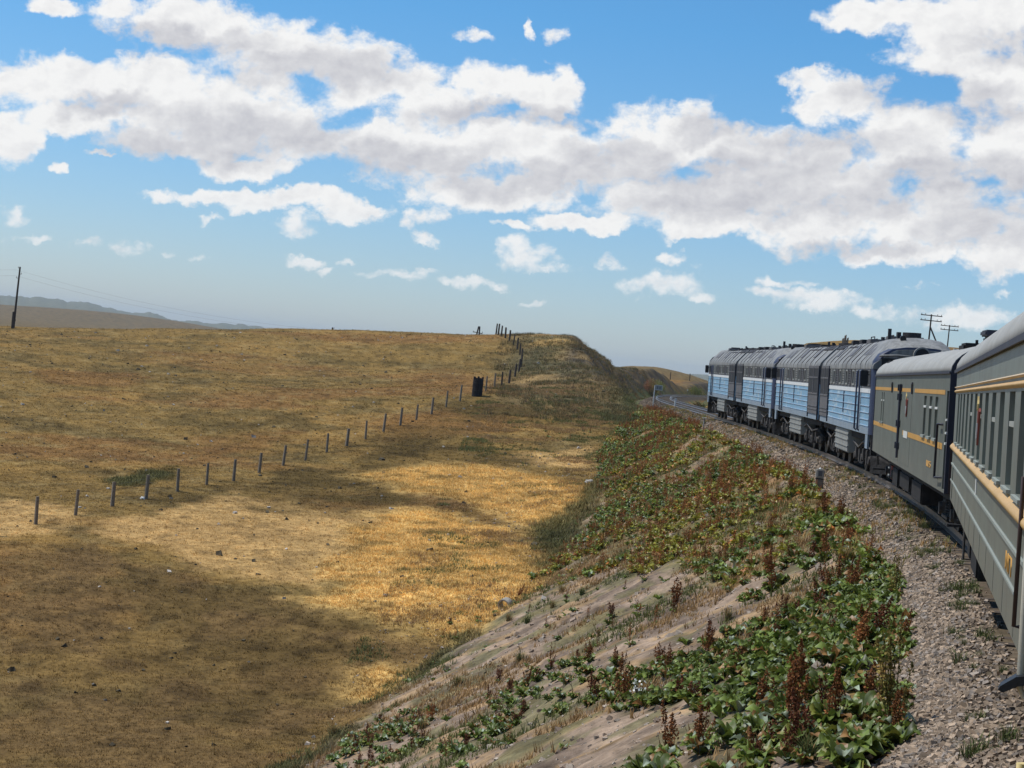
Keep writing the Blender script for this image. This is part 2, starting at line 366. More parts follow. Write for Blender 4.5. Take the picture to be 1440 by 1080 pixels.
def blobs(L, k, grow=1.):
    m = -1.5
    for u, v, ru, rv in L:
        cx, cy = _dir_s(u, v); rx, ry = ru*grow/100, rv*grow/100
        q = vm('MULTIPLY_ADD', S2, (1/rx, 1/ry, 0), (-cx/rx, -cy/ry, 0)).outputs[0]
        dd = vm('DOT_PRODUCT', q, q).outputs['Value']
        m = t.math('SMOOTH_MAX', m, t.math('SUBTRACT', 1., dd), k)
    return m
m1 = t.math('SMOOTH_MAX', blobs(CLOUDS, .3, 1.07), t.math('SUBTRACT', t.math('MULTIPLY', blobs(SMALL, .3, 1.5), .74), .12), .15)
m2 = blobs(SHADE, .3, 1.35)
# ordinary broken cloud everywhere outside the surveyed part of the sky
away = t.math('MAXIMUM', t.math('SUBTRACT', t.math('ABSOLUTE', sx), 8.3), t.math('SUBTRACT', sy, 6.2))
gen_m = t.math('SUBTRACT', t.math('MULTIPLY', t.noise(t.mapped(S, (.16, .3, 1)), 1., 3), 5.), 2.6)
m1 = t.math('MAXIMUM', m1, t.math('MINIMUM', gen_m, away))
SN = t.mapped(S, (.9, 1.25, 1.))
def cn(v, sc, det, ro): return t.noise(v, sc, det, ro, .15)
VW = t.n('ShaderNodeVectorMath', {0: wn, 1: (.5, .45, 0), 2: SN}, operation='MULTIPLY_ADD').outputs[0]
def puff(v, sc):
    d_ = t.n('ShaderNodeTexVoronoi', {'Vector': v, 'Scale': sc, 'Detail': 3., 'Roughness': .55, 'Lacunarity': 2.3, 'Smoothness': .35}, feature='SMOOTH_F1', voronoi_dimensions='2D', normalize=True)
    return t.math('SUBTRACT', 1., d_.outputs['Distance'])
pf = puff(VW, 1.5)
n1 = t.math('ADD', t.math('MULTIPLY', cn(SN, 1.5, 9, .63), .62), t.math('MULTIPLY', pf, .38))     # ragged, billowing outline
n1 = t.math('ADD', n1, CLOUD_OFF)
dens = t.math('ADD', t.math('MULTIPLY', t.math('MAXIMUM', m1, -1.), .85), t.math('MULTIPLY', t.math('SUBTRACT', n1, .5), 2.75))
al = t.n('ShaderNodeMapRange', {0: dens, 1: .0, 2: .52, 3: 0., 4: 1.}, interpolation_type='SMOOTHSTEP').outputs[0]
low = t.n('ShaderNodeMapRange', {0: el, 1: .0, 2: .085, 3: .5, 4: 1.}).outputs[0]
al = t.math('MULTIPLY', al, low)
# relief: compare the billow height with the one a little up-sun of it, at two sizes
def relief(sc, dx, dy, det, ro):
    return t.math('SUBTRACT', cn(vm('ADD', SN, (dx, dy, 0)).outputs[0], sc, det, ro), cn(SN, sc, det, ro))
r1 = relief(.75, -.22, .34, 3, .5); r2 = relief(2.1, -.06, .1, 5, .6)
r3 = t.math('SUBTRACT', puff(vm('ADD', VW, (-.07, .12, 0)).outputs[0], 1.5), pf)
lit = t.math('ADD', t.math('ADD', t.math('MULTIPLY', r1, .8), t.math('MULTIPLY', r2, .55)), t.math('MULTIPLY', r3, 1.1))
core = t.n('ShaderNodeMapRange', {0: dens, 1: .35, 2: 1.3, 3: .0, 4: .22}).outputs[0]
gsh = t.n('ShaderNodeMapRange', {0: t.math('ADD', m2, t.math('MULTIPLY', t.math('SUBTRACT', n1, .5), 2.2)), 1: -.7, 2: .9, 3: 0., 4: .72}, interpolation_type='SMOOTHSTEP').outputs[0]
g = t.math('ADD', t.math('ADD', core, gsh), lit, clamp=True)
SKY_STR = .1
ccol = t.mix(g, (.93/SKY_STR, .93/SKY_STR, .925/SKY_STR), (.56/SKY_STR, .565/SKY_STR, .61/SKY_STR))
sky = t.n('ShaderNodeTexSky', sky_type='NISHITA', sun_disc=False, sun_elevation=SUN_EL, sun_rotation=SUN_AZ, altitude=1200., air_density=1., dust_density=SKY_DUST, ozone_density=2.5)
tint = t.mix(t.n('ShaderNodeMapRange', {0: el, 1: .01, 2: .19, 3: 0., 4: 1.}).outputs[0], SKY_LOW, SKY_TOP)
scol = t.mix(1., sky.outputs[0], tint, 'MULTIPLY')
col = t.mix(al, scol, ccol)
bg = t.n('ShaderNodeBackground', {0: col, 1: SKY_STR})
wo = t.n('ShaderNodeOutputWorld'); t.t.links.new(bg.outputs[0], wo.inputs[0])
w.cycles.sampling_method = 'MANUAL'; w.cycles.sample_map_resolution = 512

sl = bpy.data.lights.new('sun', 'SUN'); sl.energy = SUN_STR; sl.angle = math.radians(.53); sl.color = (1, .955, .89)
so = bpy.data.objects.new('sun', sl); COL.objects.link(so)
sd = Vector((math.sin(SUN_AZ)*math.cos(SUN_EL), math.cos(SUN_AZ)*math.cos(SUN_EL), math.sin(SUN_EL)))
so.rotation_euler = sd.to_track_quat('Z', 'Y').to_euler(); so.location = (-40, 20, 60)

cd = bpy.data.cameras.new('camera'); cam = bpy.data.objects.new('camera', cd); COL.objects.link(cam)
cd.sensor_width = 36.; cd.sensor_fit = 'HORIZONTAL'; cd.lens = F_PX/1440*36; cd.clip_start = .1; cd.clip_end = 30000
cam.matrix_world = Matrix(((RT[0], UP[0], -FW[0], 0), (RT[1], UP[1], -FW[1], 0), (RT[2], UP[2], -FW[2], HC), (0, 0, 0, 1)))
SC.camera = cam
SC.view_settings.view_transform = 'Standard'; SC.view_settings.look = 'None'; SC.view_settings.exposure = EXPOSURE; SC.view_settings.gamma = 1
SC.render.engine = 'CYCLES'; SC.cycles.max_bounces = 6; SC.cycles.use_denoising = True
# ---------------------------------------------------------------- ground cover albedo
def poly_sd(X, Y, P):
    """signed distance, positive inside"""
    P = np.array(P); out = np.full(X.shape, -99.)
    lo, hi = P.min(0)-4, P.max(0)+4
    idx = np.nonzero((X > lo[0]) & (X < hi[0]) & (Y > lo[1]) & (Y < hi[1]))[0]
    if not len(idx): return out
    x, y = X[idx], Y[idx]; d = np.full(x.shape, 1e9); ins = np.zeros(x.shape, bool)
    for i in range(len(P)):
        a, b = P[i], P[(i+1) % len(P)]; e = b-a
        t_ = np.clip(((x-a[0])*e[0]+(y-a[1])*e[1])/(e@e+1e-9), 0, 1)
        d = np.minimum(d, np.hypot(x-a[0]-e[0]*t_, y-a[1]-e[1]*t_))
        c = ((a[1] > y) != (b[1] > y)) & (x < (b[0]-a[0])*(y-a[1])/(b[1]-a[1]+1e-12)+a[0])
        ins ^= c
    out[idx] = np.where(ins, d, -d)
    return out
def zone(X, Y, key, soft=.5, wob=1.4):
    o = np.zeros(X.shape)
    n = (fbm(X, Y, 3., 4, 71)-.5)*2*wob+(fbm(X, Y, .5, 2, 73)-.5)*1.2
    for P in ZONES[key]: o = np.maximum(o, sstep(-soft, soft, poly_sd(X, Y, P)+n))
    return o
def mixc(a, b, f): return a*(1-f[:, None])+np.array(b)*f[:, None]
def albedo(X, Y):
    R = np.hypot(X, Y); d = track_d(X, np.clip(Y, TY[0], TY[-1])); a = np.abs(d)
    n1 = fbm(X, Y, 11, 4, 1); n2 = fbm(X, Y, 4, 4, 2); n3 = fbm(X*.5, Y, 14, 4, 3); n4 = fbm(X, Y, 1.1, 3, 4)
    c = np.tile(np.array([.17, .115, .042]), (len(X), 1))                       # cropped dry steppe
    c = mixc(c, (.21, .135, .048), sstep(.48, .66, n1)*.9)
    c = mixc(c, (.1, .074, .03), sstep(.5, .68, n2)*.8)
    c = mixc(c, (.17, .093, .037), sstep(.54, .68, n3)*.7)
    c = mixc(c, (.215, .165, .08), sstep(.56, .74, n4)*.5)
    c = mixc(c, (.15, .075, .028), zone(X, Y, 'red', 1.5, 3.)*.55)
    c = mixc(c, (.37, .25, .115), zone(X, Y, 'straw', .8, 2.)*.85)
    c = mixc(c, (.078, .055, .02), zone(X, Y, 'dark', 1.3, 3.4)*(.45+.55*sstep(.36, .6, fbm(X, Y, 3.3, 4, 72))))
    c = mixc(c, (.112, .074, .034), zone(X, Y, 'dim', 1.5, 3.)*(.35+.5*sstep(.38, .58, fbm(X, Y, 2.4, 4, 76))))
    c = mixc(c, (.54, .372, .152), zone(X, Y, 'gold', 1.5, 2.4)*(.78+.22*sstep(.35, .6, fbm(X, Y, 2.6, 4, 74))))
    c = mixc(c, (.07, .082, .04), zone(X, Y, 'green', .6, 1.6)*.8)
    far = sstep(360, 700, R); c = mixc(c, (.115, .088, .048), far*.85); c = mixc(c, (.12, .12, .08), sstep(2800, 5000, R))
    c = c*np.array([1.2, 1.12, .93])
    # embankment: bare pinkish sand with wisps of dry grass
    emb = sstep(2.6, 3.4, a)*(Y < 175)*sstep(.25, .8, np.maximum(0, height(X, Y)-natural(X, Y)+.0))
    sand = np.tile(np.array([.285, .208, .148]), (len(X), 1))
    sand = mixc(sand, (.17, .125, .092), sstep(.42, .62, fbm(X, Y, 1.1, 5, 81)))
    sand = mixc(sand, (.33, .21, .095), sstep(.52, .64, fbm(X, Y, .8, 5, 83))*.6)
    sand = mixc(sand, (.13, .12, .055), sstep(.52, .64, fbm(X, Y, 1.4, 5, 85))*.75)
    pl = zone(X, Y, 'plants', .8, 2.)
    sand = mixc(sand, (.15, .125, .055), pl*sstep(.38, .56, fbm(X, Y, 2.2, 4, 87))*.9)
    sand = mixc(sand, (.27, .15, .07), pl*sstep(.55, .65, fbm(X, Y, 3.2, 3, 89))*.7)
    sand = mixc(sand, (.07, .06, .03), zone(X, Y, 'near', .3, .7)*.8)
    c = c*(1-emb[:, None])+sand*emb[:, None]
    # the hillside by the cutting: patchy olive and straw, dark broken face above the line
    hs = sstep(150, 170, Y)*(1-sstep(300, 340, Y))*sstep(-3, 2, X)*(1-sstep(26, 34, d))*(d > 0)
    hp = sstep(.42, .6, fbm(X, Y, 5, 4, 91))
    c = mixc(c, (.15, .115, .06), hs*.5); c = mixc(c, (.085, .08, .042), hs*hp*.75); c = mixc(c, (.3, .2, .085), hs*sstep(.55, .68, fbm(X, Y, 7, 3, 93))*.7)
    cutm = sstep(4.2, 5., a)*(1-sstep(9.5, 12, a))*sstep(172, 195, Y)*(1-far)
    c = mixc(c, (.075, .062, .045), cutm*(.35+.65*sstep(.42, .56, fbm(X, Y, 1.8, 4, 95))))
    c = mixc(c, (.08, .1, .035), sstep(1.8, 2.8, a)*(1-sstep(4.5, 6, a))*sstep(150, 165, Y)*(1-far)*.8*sstep(.35, .55, fbm(X, Y, 3, 3, 97)))
    # crushed stone under and beside the track
    bal = 1-sstep(2.25, 2.6, a+.5*(fbm(X, Y, .7, 3, 99)-.5))
    st = np.tile(np.array([.185, .148, .112]), (len(X), 1)); st = mixc(st, (.11, .085, .06), (1-sstep(1.0, 1.75, a))*.9)
    st = mixc(st, (.12, .095, .062), sstep(.5, .62, fbm(X, Y, 1.8, 3, 101))*(1-sstep(1.8, 2.1, a))*.8)
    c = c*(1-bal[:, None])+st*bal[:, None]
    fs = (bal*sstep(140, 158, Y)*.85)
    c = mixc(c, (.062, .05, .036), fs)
    m = (1+.5*(fbm(X, Y, .55, 3, 103)-.5)+.5*(fbm(X, Y, 1.7, 3, 105)-.5))*(1-.3*sstep(.62, .7, fbm(X, Y, .8, 2, 107)))
    return np.clip(c*m[:, None], .008, .9)

AZ = np.concatenate([np.linspace(-math.pi, -.37, 46)[:-1], np.arange(-.37, .37, .00125), np.linspace(.37, math.pi, 46)])
RR = np.concatenate([[1.5], np.geomspace(5, 12500, 1500)])
gx = (RR[:, None]*np.sin(AZ)).ravel(); gy = (RR[:, None]*np.cos(AZ)).ravel()
GC = []
gz = np.concatenate([height(gx[i:i+200000], gy[i:i+200000]) for i in range(0, len(gx), 200000)])
gc = np.concatenate([albedo(gx[i:i+200000], gy[i:i+200000]) for i in range(0, len(gx), 200000)])
na = len(AZ); ii, jj = np.meshgrid(np.arange(len(RR)-1), np.arange(na-1), indexing='ij')
q = (ii*na+jj).ravel()
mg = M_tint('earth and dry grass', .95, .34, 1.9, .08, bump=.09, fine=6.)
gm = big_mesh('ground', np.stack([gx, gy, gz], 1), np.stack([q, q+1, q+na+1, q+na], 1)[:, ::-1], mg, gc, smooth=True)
tag(link('ground', gm), kind='structure')
def H1(x, y): return float(height(np.array([x]), np.array([y]))[0])
SPECIAL_LIST = [
    (4.26, 19.76, 0.90, 'big dock with the tallest olive brown seed heads, beside the crushed stone at bottom right', 'olive', 1.05),
    (4.95, 25.71, 0.70, 'dock with a pale orange seed head above the middle of the near green carpet', 'orange', 1.00),
    (3.97, 23.65, 0.90, 'dock with a deep rust seed head standing in the middle of the near carpet', 'rust', 0.92),
    (3.41, 20.85, 0.80, 'dock with a broad brown seed head at the lower edge of the near carpet', 'rust', 1.10),
    (4.52, 46.53, 0.60, 'solitary dock with a broad fan of orange brown seed heads on the open sand', 'rust', 1.25),
    (6.29, 43.40, 1.00, 'dark leafy dock with brown seed heads beside the ochre sand streak', 'rust', 1.05),
    (3.42, 53.21, 0.60, 'dock with a narrow dark red seed head, alone on the left of the sandy slope', 'deep', 0.85),
    (5.01, 32.90, 0.60, 'dock with thin brown stalks on the upper left rim of the near carpet', 'deep', 0.80),
    (6.25, 36.00, 0.50, 'slim dark dock stalk standing on the pale sand below the upper band', 'deep', 0.70),
    (2.73, 23.59, 0.70, 'short dark red dock at the bottom edge of the photo', 'deep', 0.70),
    (2.38, 23.49, 0.70, 'dock with a wide brown seed head at the very bottom of the slope photo edge', 'rust', 0.90),
    (3.47, 23.80, 0.70, 'dock with a pale brown seed head below the middle of the near carpet', 'rust', 0.80),
    (2.71, 37.42, 0.60, 'dock with a bright rust stalk at the left tip of the near carpet', 'rust', 0.70),
    (6.16, 33.41, 0.70, 'dock with wispy brown stalks between the two green bands', 'rust', 0.80),
    (6.85, 32.66, 0.70, 'dock with a yellow brown head at the stone edge near the baggage coach', 'olive', 0.70),
    (1.02, 44.00, 0.70, 'dock with a reddish stalk on the lower slope, behind a leafy clump', 'rust', 0.70),
    (0.66, 44.60, 0.50, 'low dock with deep red heads at the left of the lower slope clumps', 'deep', 0.65),
    (0.45, 50.19, 0.40, 'thin red dock stalk at the far left of the sandy slope', 'deep', 0.75),
    (1.62, 47.45, 0.50, 'brown dock stalk standing between two leafy clumps on the sand', 'deep', 0.60),
    (2.32, 42.32, 0.60, 'dock with a loose reddish brown head at the top of a leafy clump', 'rust', 0.70),
    (1.02, 74.53, 0.30, 'tall thin dock stalk at the edge of the golden grass beside the concrete ring', 'deep', 0.95),
    (-1.36, 71.22, 0.50, 'small green dock with one pointed brown head, out on the golden grass', 'deep', 0.55),
    (-2.07, 50.92, 0.70, 'dock with twin dark red heads at the foot of the slope, left one', 'deep', 0.50),
    (-1.63, 48.43, 0.70, 'dock with twin dark red heads at the foot of the slope, right one', 'deep', 0.55),
    (-1.16, 47.73, 0.50, 'dock with a tall reddish tan head at the foot of the slope', 'orange', 0.75),
    (-2.44, 44.92, 0.50, 'dark red dock at the bottom left end of the slope', 'deep', 0.70),
    (-0.37, 71.68, 0.60, 'flat leafy green dock between the golden grass and the concrete ring', None, 0.00),
    (0.27, 71.93, 0.60, 'leafy green dock just left of the concrete ring', None, 0.00),
    (2.56, 57.91, 0.70, 'spreading green dock alone on the grey sand, right of the concrete ring', None, 0.00),
    (2.00, 54.00, 0.60, 'small green dock alone on the middle of the grey sand', None, 0.00),
    (3.24, 51.66, 0.60, 'low green dock below the narrow dark red seed head', None, 0.00),
    (9.60, 64.16, 0.90, 'dock with a full rust head halfway between the marker post and the bare sand', 'rust', 1.00),
    (8.97, 50.76, 0.90, 'dock with clustered rust heads near the stone edge by the baggage coach', 'rust', 1.00),
    (8.82, 52.11, 0.90, 'dock with a broad rust head left of the clustered ones by the baggage coach', 'rust', 1.00),
]
TUSSOCKS = [
    (0.99, 52.84, 1.10, 'round green and tan grass tussock alone on the sandy slope', 1),
    (3.14, 18.10, 0.90, 'bright green grass tussock on bare sand at the bottom right', 1),
    (1.33, 63.89, 1.00, 'grass tussock to the right of the concrete ring', 1),
    (2.16, 65.54, 1.00, 'greyish grass tussock on the edge of the upper sand', 0),
    (2.54, 68.60, 1.10, 'orange tan tussock where the golden grass meets the slope', 0),
    (0.75, 68.43, 1.10, 'tan tussock below the concrete ring', 0),
    (-1.31, 46.58, 1.00, 'pale straw tussock beside the reddish dock at the foot of the slope', 0),
    (-0.64, 53.63, 1.20, 'orange tan tussock on the rim of the tall green grass', 0),
    (-4.16, 56.30, 1.10, 'tan tussock at the bottom left foot of the slope', 0),
    (4.80, 38.59, 1.00, 'sparse pale tussock in the middle of the bare sand', 0),
    (7.25, 39.71, 1.30, 'wispy grey tussock above the bare sand by the upper band', 0),
    (3.08, 64.70, 0.90, 'green tussock beside pebbles near the top of the golden grass', 1),
]
STEMS = [
    (-0.17, 40.05, 0.75, 'tall bare dark stem on the sand at the lower left of the slope'),
    (3.14, 27.99, 0.45, 'bare dark stem near the white flowers'),
    (3.68, 36.18, 0.40, 'short leaning bare stem at the rim of the near carpet'),
    (1.82, 38.12, 0.50, 'bare stem at the lower edge of the leafy clumps'),
]
# ---------------------------------------------------------------- vegetation
m_leaf = M_tint('dock leaves', .46, .3, 14., .4, trans=.22)
m_stalk = M_tint('dry seed stalks', .85, .3, 25., .15, trans=.15)
m_grass = M_tint('dry grass blades', .85, .25, 6., .15, trans=.2)
m_stone = M_tint('crushed stone', .9, .3, 40., .2)

def leaf_rosette(seed, n=24, L=.235, W=.074, tall=.27, rows=6):
    """wavy-edged dock leaves rising from one root and drooping outwards; returns V,F,tint"""
    r = np.random.default_rng(seed); V = []; F = []; T = []
    for k in range(n):
        a = k*2.4+r.uniform(-.4, .4); ln = L*r.uniform(.6, 1.15); wd = W*r.uniform(.7, 1.25); up = tall*r.uniform(.3, 1.15)
        ca, sa = math.cos(a), math.sin(a); ph = r.uniform(0, 6); tw = r.uniform(-.7, .7); fr = r.uniform(9, 14)
        base = np.array([.112, .152, .028])*r.uniform(.5, 1.5)
        q = r.random()
        if q < .1: base = np.array([.26, .31, .22])*r.uniform(.8, 1.2)
        elif q < .2: base = np.array([.19, .2, .035])
        elif q < .31: base = np.array([.24, .13, .045])
        b0 = len(V)
        for i in range(rows):
            t_ = i/(rows-1); x = .03+ln*(t_*.95); z = up*(1.9*t_-1.35*t_*t_)+.02
            hw = wd*max(.1, math.sin(math.pi*min(1, .12+.88*t_**.8))**.8)*(.25+.75*min(1, t_*3.2)) if i else .012
            if i == rows-1: hw = .012
            for j in range(5):
                s_ = (j-2)/2; y = s_*hw*math.cos(tw*.6); zz = z+abs(s_)*hw*.45+s_*hw*math.sin(tw)*.7+(.028*math.sin(fr*t_*2+ph+s_*2)*abs(s_) if 0 < i < rows-1 else 0)
                V.append((x*ca-y*sa, x*sa+y*ca, zz)); T.append(base*(1.25 if j == 2 else 1)*(.8+.3*t_))
        for i in range(rows-1):
            for j in range(4): F.append((b0+i*5+j, b0+i*5+j+1, b0+i*5+j+6, b0+i*5+j+5))
    return np.array(V), np.array(F), np.clip(np.array(T), 0, 1)

def seed_stalk(seed, n=5, h=.75, spread=.22, col=(.21, .085, .032), dense=70):
    """upright rust-coloured dock panicles made of many small seed husks round each stem"""
    r = np.random.default_rng(seed); V = []; F = []; T = []
    col = np.array(col)
    def quad(c, u, w, t_):
        b = len(V); V.extend([c-u-w, c+u-w, c+u+w, c-u+w]); F.append((b, b+1, b+2, b+3)); T.extend([t_]*4)
    for k in range(n):
        a = r.uniform(0, 6.28); lean = spread*r.uniform(.1, 1); hh = h*r.uniform(.7, 1.1); tone = col*r.uniform(.7, 1.35)
        top = np.array([math.cos(a)*lean, math.sin(a)*lean, hh]); bs = np.array([math.cos(a)*.03, math.sin(a)*.03, 0])
        for ax in ((1, 0, 0), (0, 1, 0)):
            ax = np.array(ax)*.006; b = len(V); V.extend([bs-ax, bs+ax, top+ax*.5, top-ax*.5]); F.append((b, b+1, b+2, b+3)); T.extend([tone*.75]*4)
        for i in range(dense):
            t_ = r.uniform(.3, 1.0); wdt = .055*math.sin(math.pi*min(1, (t_-.25)/.75*.93+.07))+.008
            c = bs+(top-bs)*t_+np.array([r.normal()*wdt*.6, r.normal()*wdt*.6, r.uniform(-.02, .03)])
            s_ = r.uniform(.006, .014); u = r.normal(size=3); u /= np.linalg.norm(u); w_ = np.cross(u, r.normal(size=3)); w_ /= np.linalg.norm(w_)
            quad(c, u*s_, w_*s_*1.2, tone*r.uniform(.6, 1.5))
    return np.array(V), np.array(F), np.clip(np.array(T), 0, 1)

def tussock(seed, n=70, h=.3, spread=.2, col=(.3, .21, .09), green=.3):
    r = np.random.default_rng(seed); V = []; F = []; T = []
    for k in range(n):
        a = r.uniform(0, 6.28); p = np.array([r.normal()*.045, r.normal()*.045, 0]); hh = h*r.uniform(.5, 1.1); sp = spread*r.uniform(.2, 1.1)
        d = np.array([math.cos(a), math.sin(a), 0]); wv = np.array([-d[1], d[0], 0])*.005
        mid = p+d*sp*.35+np.array([0, 0, hh*.62]); tip = p+d*sp+np.array([0, 0, hh*r.uniform(.75, 1)])
        t_ = np.array(col)*r.uniform(.7, 1.3) if r.random() > green else np.array([.09, .12, .04])*r.uniform(.7, 1.3)
        b = len(V); V.extend([p-wv, p+wv, mid+wv*.8, mid-wv*.8, tip+wv*.2, tip-wv*.2]); F += [(b, b+1, b+2, b+3), (b+3, b+2, b+4, b+5)]; T += [t_*.8]*2+[t_]*2+[t_*1.1]*2
    return np.array(V), np.array(F), np.clip(np.array(T), 0, 1)

def merge(parts):
    V = []; F = []; T = []; o = 0
    for v, f, t_ in parts: V.append(v); F.append(f+o); T.append(t_); o += len(v)
    return np.concatenate(V), np.concatenate(F), np.concatenate(T)
def scatter(templates, P, S, tint=None, rng=RNG):
    """place many copies: P (n,3), S (n,) sizes -> one merged V,F,T"""
    n = len(P); k = rng.integers(0, len(templates), n); ang = rng.uniform(0, 6.28, n); out = []
    for i, (v, f, tt) in enumerate(templates):
        idx = np.nonzero(k == i)[0]
        if not len(idx): continue
        c, s = np.cos(ang[idx]), np.sin(ang[idx]); sc = S[idx]
        X = (v[None, :, 0]*c[:, None]-v[None, :, 1]*s[:, None])*sc[:, None]+P[idx, 0][:, None]
        Y = (v[None, :, 0]*s[:, None]+v[None, :, 1]*c[:, None])*sc[:, None]+P[idx, 1][:, None]
        Z = v[None, :, 2]*sc[:, None]+P[idx, 2][:, None]
        T = np.repeat(tt[None], len(idx), 0)
        if tint is not None: T = T*tint[idx][:, None, :]
        Fq = (f[None]+(np.arange(len(idx))*len(v))[:, None, None]).reshape(-1, f.shape[1])
        out.append((np.stack([X, Y, Z], -1).reshape(-1, 3), Fq, T.reshape(-1, 3)))
    return merge(out)
def in_zone(X, Y, key):
    o = np.full(X.shape, -99.)
    for P in ZONES[key]: o = np.maximum(o, poly_sd(X, Y, P))
    return o
def sample_poly(P, n, grow=0.):
    P = np.array(P); lo, hi = P.min(0)-grow, P.max(0)+grow
    xy = RNG.uniform(lo, hi, (n, 2)); m = poly_sd(xy[:, 0], xy[:, 1], P) > -grow
    return xy[m]
def onground(xy, dz=-.01): return np.column_stack([xy, height(xy[:, 0], xy[:, 1])+dz])

# ---- low grass over the steppe (nobody could count it)
n_try = 520000
rr_ = 42+213*RNG.random(n_try)**1.15
aa_ = RNG.uniform(-.285, .1, n_try); gx_, gy_ = rr_*np.sin(aa_), rr_*np.cos(aa_)
d_ = track_d(gx_, np.clip(gy_, TY[0], TY[-1]))
fill_ = height(gx_, gy_)-natural(gx_, gy_)
keep = (d_ > 4.5) & (fill_ < .5) & (RNG.random(n_try) < np.clip(1.5-rr_/175, .0, .8))
xy = np.column_stack([gx_[keep], gy_[keep]]); ga = albedo(xy[:, 0], xy[:, 1])
gold = zone(xy[:, 0], xy[:, 1], 'gold', .5, 1.5); grn = zone(xy[:, 0], xy[:, 1], 'green', .6, 1.6)
k2 = RNG.random(len(xy)) < .55+.45*np.maximum(gold, grn); xy, ga, gold, grn = xy[k2], ga[k2], gold[k2], grn[k2]
def blade_tuft(seed, n, h, sp):
    r = np.random.default_rng(seed); V = []; F = []; T = []
    for k in range(n):
        a = r.uniform(0, 6.28); p = np.array([r.normal()*sp*.5, r.normal()*sp*.5, -.01]); w_ = np.array([-math.sin(a), math.cos(a), 0])*.016
        b = len(V); V += [p-w_, p+w_, p+np.array([math.cos(a)*sp*.5, math.sin(a)*sp*.5, h*r.uniform(.6, 1.2)])]; F.append((b, b+1, b+2)); t_ = r.uniform(.75, 1.3); T += [np.ones(3)*t_*.85]*2+[np.ones(3)*t_*1.15]
    return np.array(V), np.array(F), np.array(T)
tf = [blade_tuft(s, 6, .1, .16) for s in range(6)]
V, F, T = scatter(tf, onground(xy), RNG.uniform(.35, .9, len(xy))*(1+.6*gold+1.2*grn)*(1+.004*np.clip(np.hypot(xy[:, 0], xy[:, 1])-60, 0, 200)), ga*(1+(RNG.uniform(-.05, .55, len(xy))*(1-.7*gold)+.06*gold))[:, None])
tag(link('dry_grass', big_mesh('dry_grass', V, None, m_grass, np.clip(T, 0, 1), Ft=F)), kind='stuff')
# grass on the embankment
n_try = 80000
ys = RNG.uniform(14, 172, n_try); ds = RNG.uniform(2.7, 18, n_try)
thx = np.interp(ys, TY, TH); xs = np.interp(ys, TY, TX)-ds/np.cos(thx)
m_ = (height(xs, ys)-natural(xs, ys) > -.05) & (RNG.random(n_try) < sstep(.42, .62, fbm(xs, ys, 2.2, 4, 111))*np.clip(ys/50, .3, 1))
xy = np.column_stack([xs[m_], ys[m_]]); kk = fbm(xy[:, 0], xy[:, 1], 4, 3, 113)
tn = np.where((kk > .52)[:, None], np.array([.13, .14, .05]), np.array([.33, .21, .095]))*RNG.uniform(.7, 1.3, (len(xy), 1))
pxy = np.concatenate([sample_poly(P, 17000, 1.) for P in ZONES['plants']]); pxy = pxy[fbm(pxy[:, 0], pxy[:, 1], 3, 3, 115) > .46]
xy = np.concatenate([xy, pxy]); tn = np.concatenate([tn, np.where(RNG.random((len(pxy), 1)) < .6, np.array([[.36, .22, .085]]), np.array([[.17, .17, .05]]))*RNG.uniform(.7, 1.3, (len(pxy), 1))])
V, F, T = scatter([blade_tuft(s+20, 9, .17, .17) for s in range(6)], onground(xy), RNG.uniform(.3, 1.15, len(xy)), tn)
tag(link('embankment_grass', big_mesh('embankment_grass', V, None, m_grass, np.clip(T, 0, 1), Ft=F)), kind='stuff')

# scrub and tall grass over the hillside and the cutting
n_try = 26000
ys = RNG.uniform(150, 300, n_try); ds = RNG.uniform(3.2, 24, n_try); xs = np.interp(ys, TY, TX)-ds
f_ = fbm(xs, ys, 3.5, 4, 141); m_ = (f_ > .47) & (xs > -2); xy = np.column_stack([xs[m_], ys[m_]]); g_ = RNG.random((len(xy), 1))
tn = np.where(g_ < .5, np.array([[.1, .1, .04]]), np.where(g_ < .8, np.array([[.25, .17, .07]]), np.array([[.09, .06, .04]])))*RNG.uniform(.6, 1.3, (len(xy), 1))
V, F, T = scatter([blade_tuft(s+40, 8, .3, .35) for s in range(6)], onground(xy), RNG.uniform(.4, 1.2, len(xy)), tn)
tag(link('hillside_scrub', big_mesh('hillside_scrub', V, None, m_grass, np.clip(T, 0, 1), Ft=F)), kind='stuff')

# ---- dock plants: the nearest as things of their own, the far carpet as one mass
ROS = [leaf_rosette(s, 20+s % 8) for s in range(8)]
ROSME = []
for i, (v, f, tt) in enumerate(ROS):
    me = big_mesh('dock_leaves', v, f, m_leaf, tt, smooth=True); ROSME.append(me)
RUST, DEEP, OLIVE, ORANGE = (.2, .08, .03), (.14, .05, .025), (.22, .17, .05), (.36, .15, .055)
STK = {}
for nm, c_, n_, h_ in (('rust', RUST, 5, .72), ('deep', DEEP, 4, .62), ('olive', OLIVE, 7, .95), ('orange', ORANGE, 5, .55)):
    STK[nm] = [big_mesh('seed_stalk', *(lambda a: (a[0], a[1]))(st), m_stalk, st[2]) for st in (seed_stalk(s, n_, h_, .2, c_, 110) for s in range(3))]
def dock(x, y, size, label, group=None, stalk=None, ssize=1., leaves=True):
    z = H1(x, y)
    o = link('dock_plant', ROSME[random.randrange(8)]); o.location = (x, y, z-.01); o.rotation_euler = (random.uniform(-.1, .1), random.uniform(-.25, .05), random.uniform(0, 6.28)); o.scale = (size,)*3
    tag(o, label, 'plant', group)
    if stalk:
        c = link('seed_stalk', STK[stalk][random.randrange(3)], o); k = ssize/size; c.scale = (k, k, k)
    return o
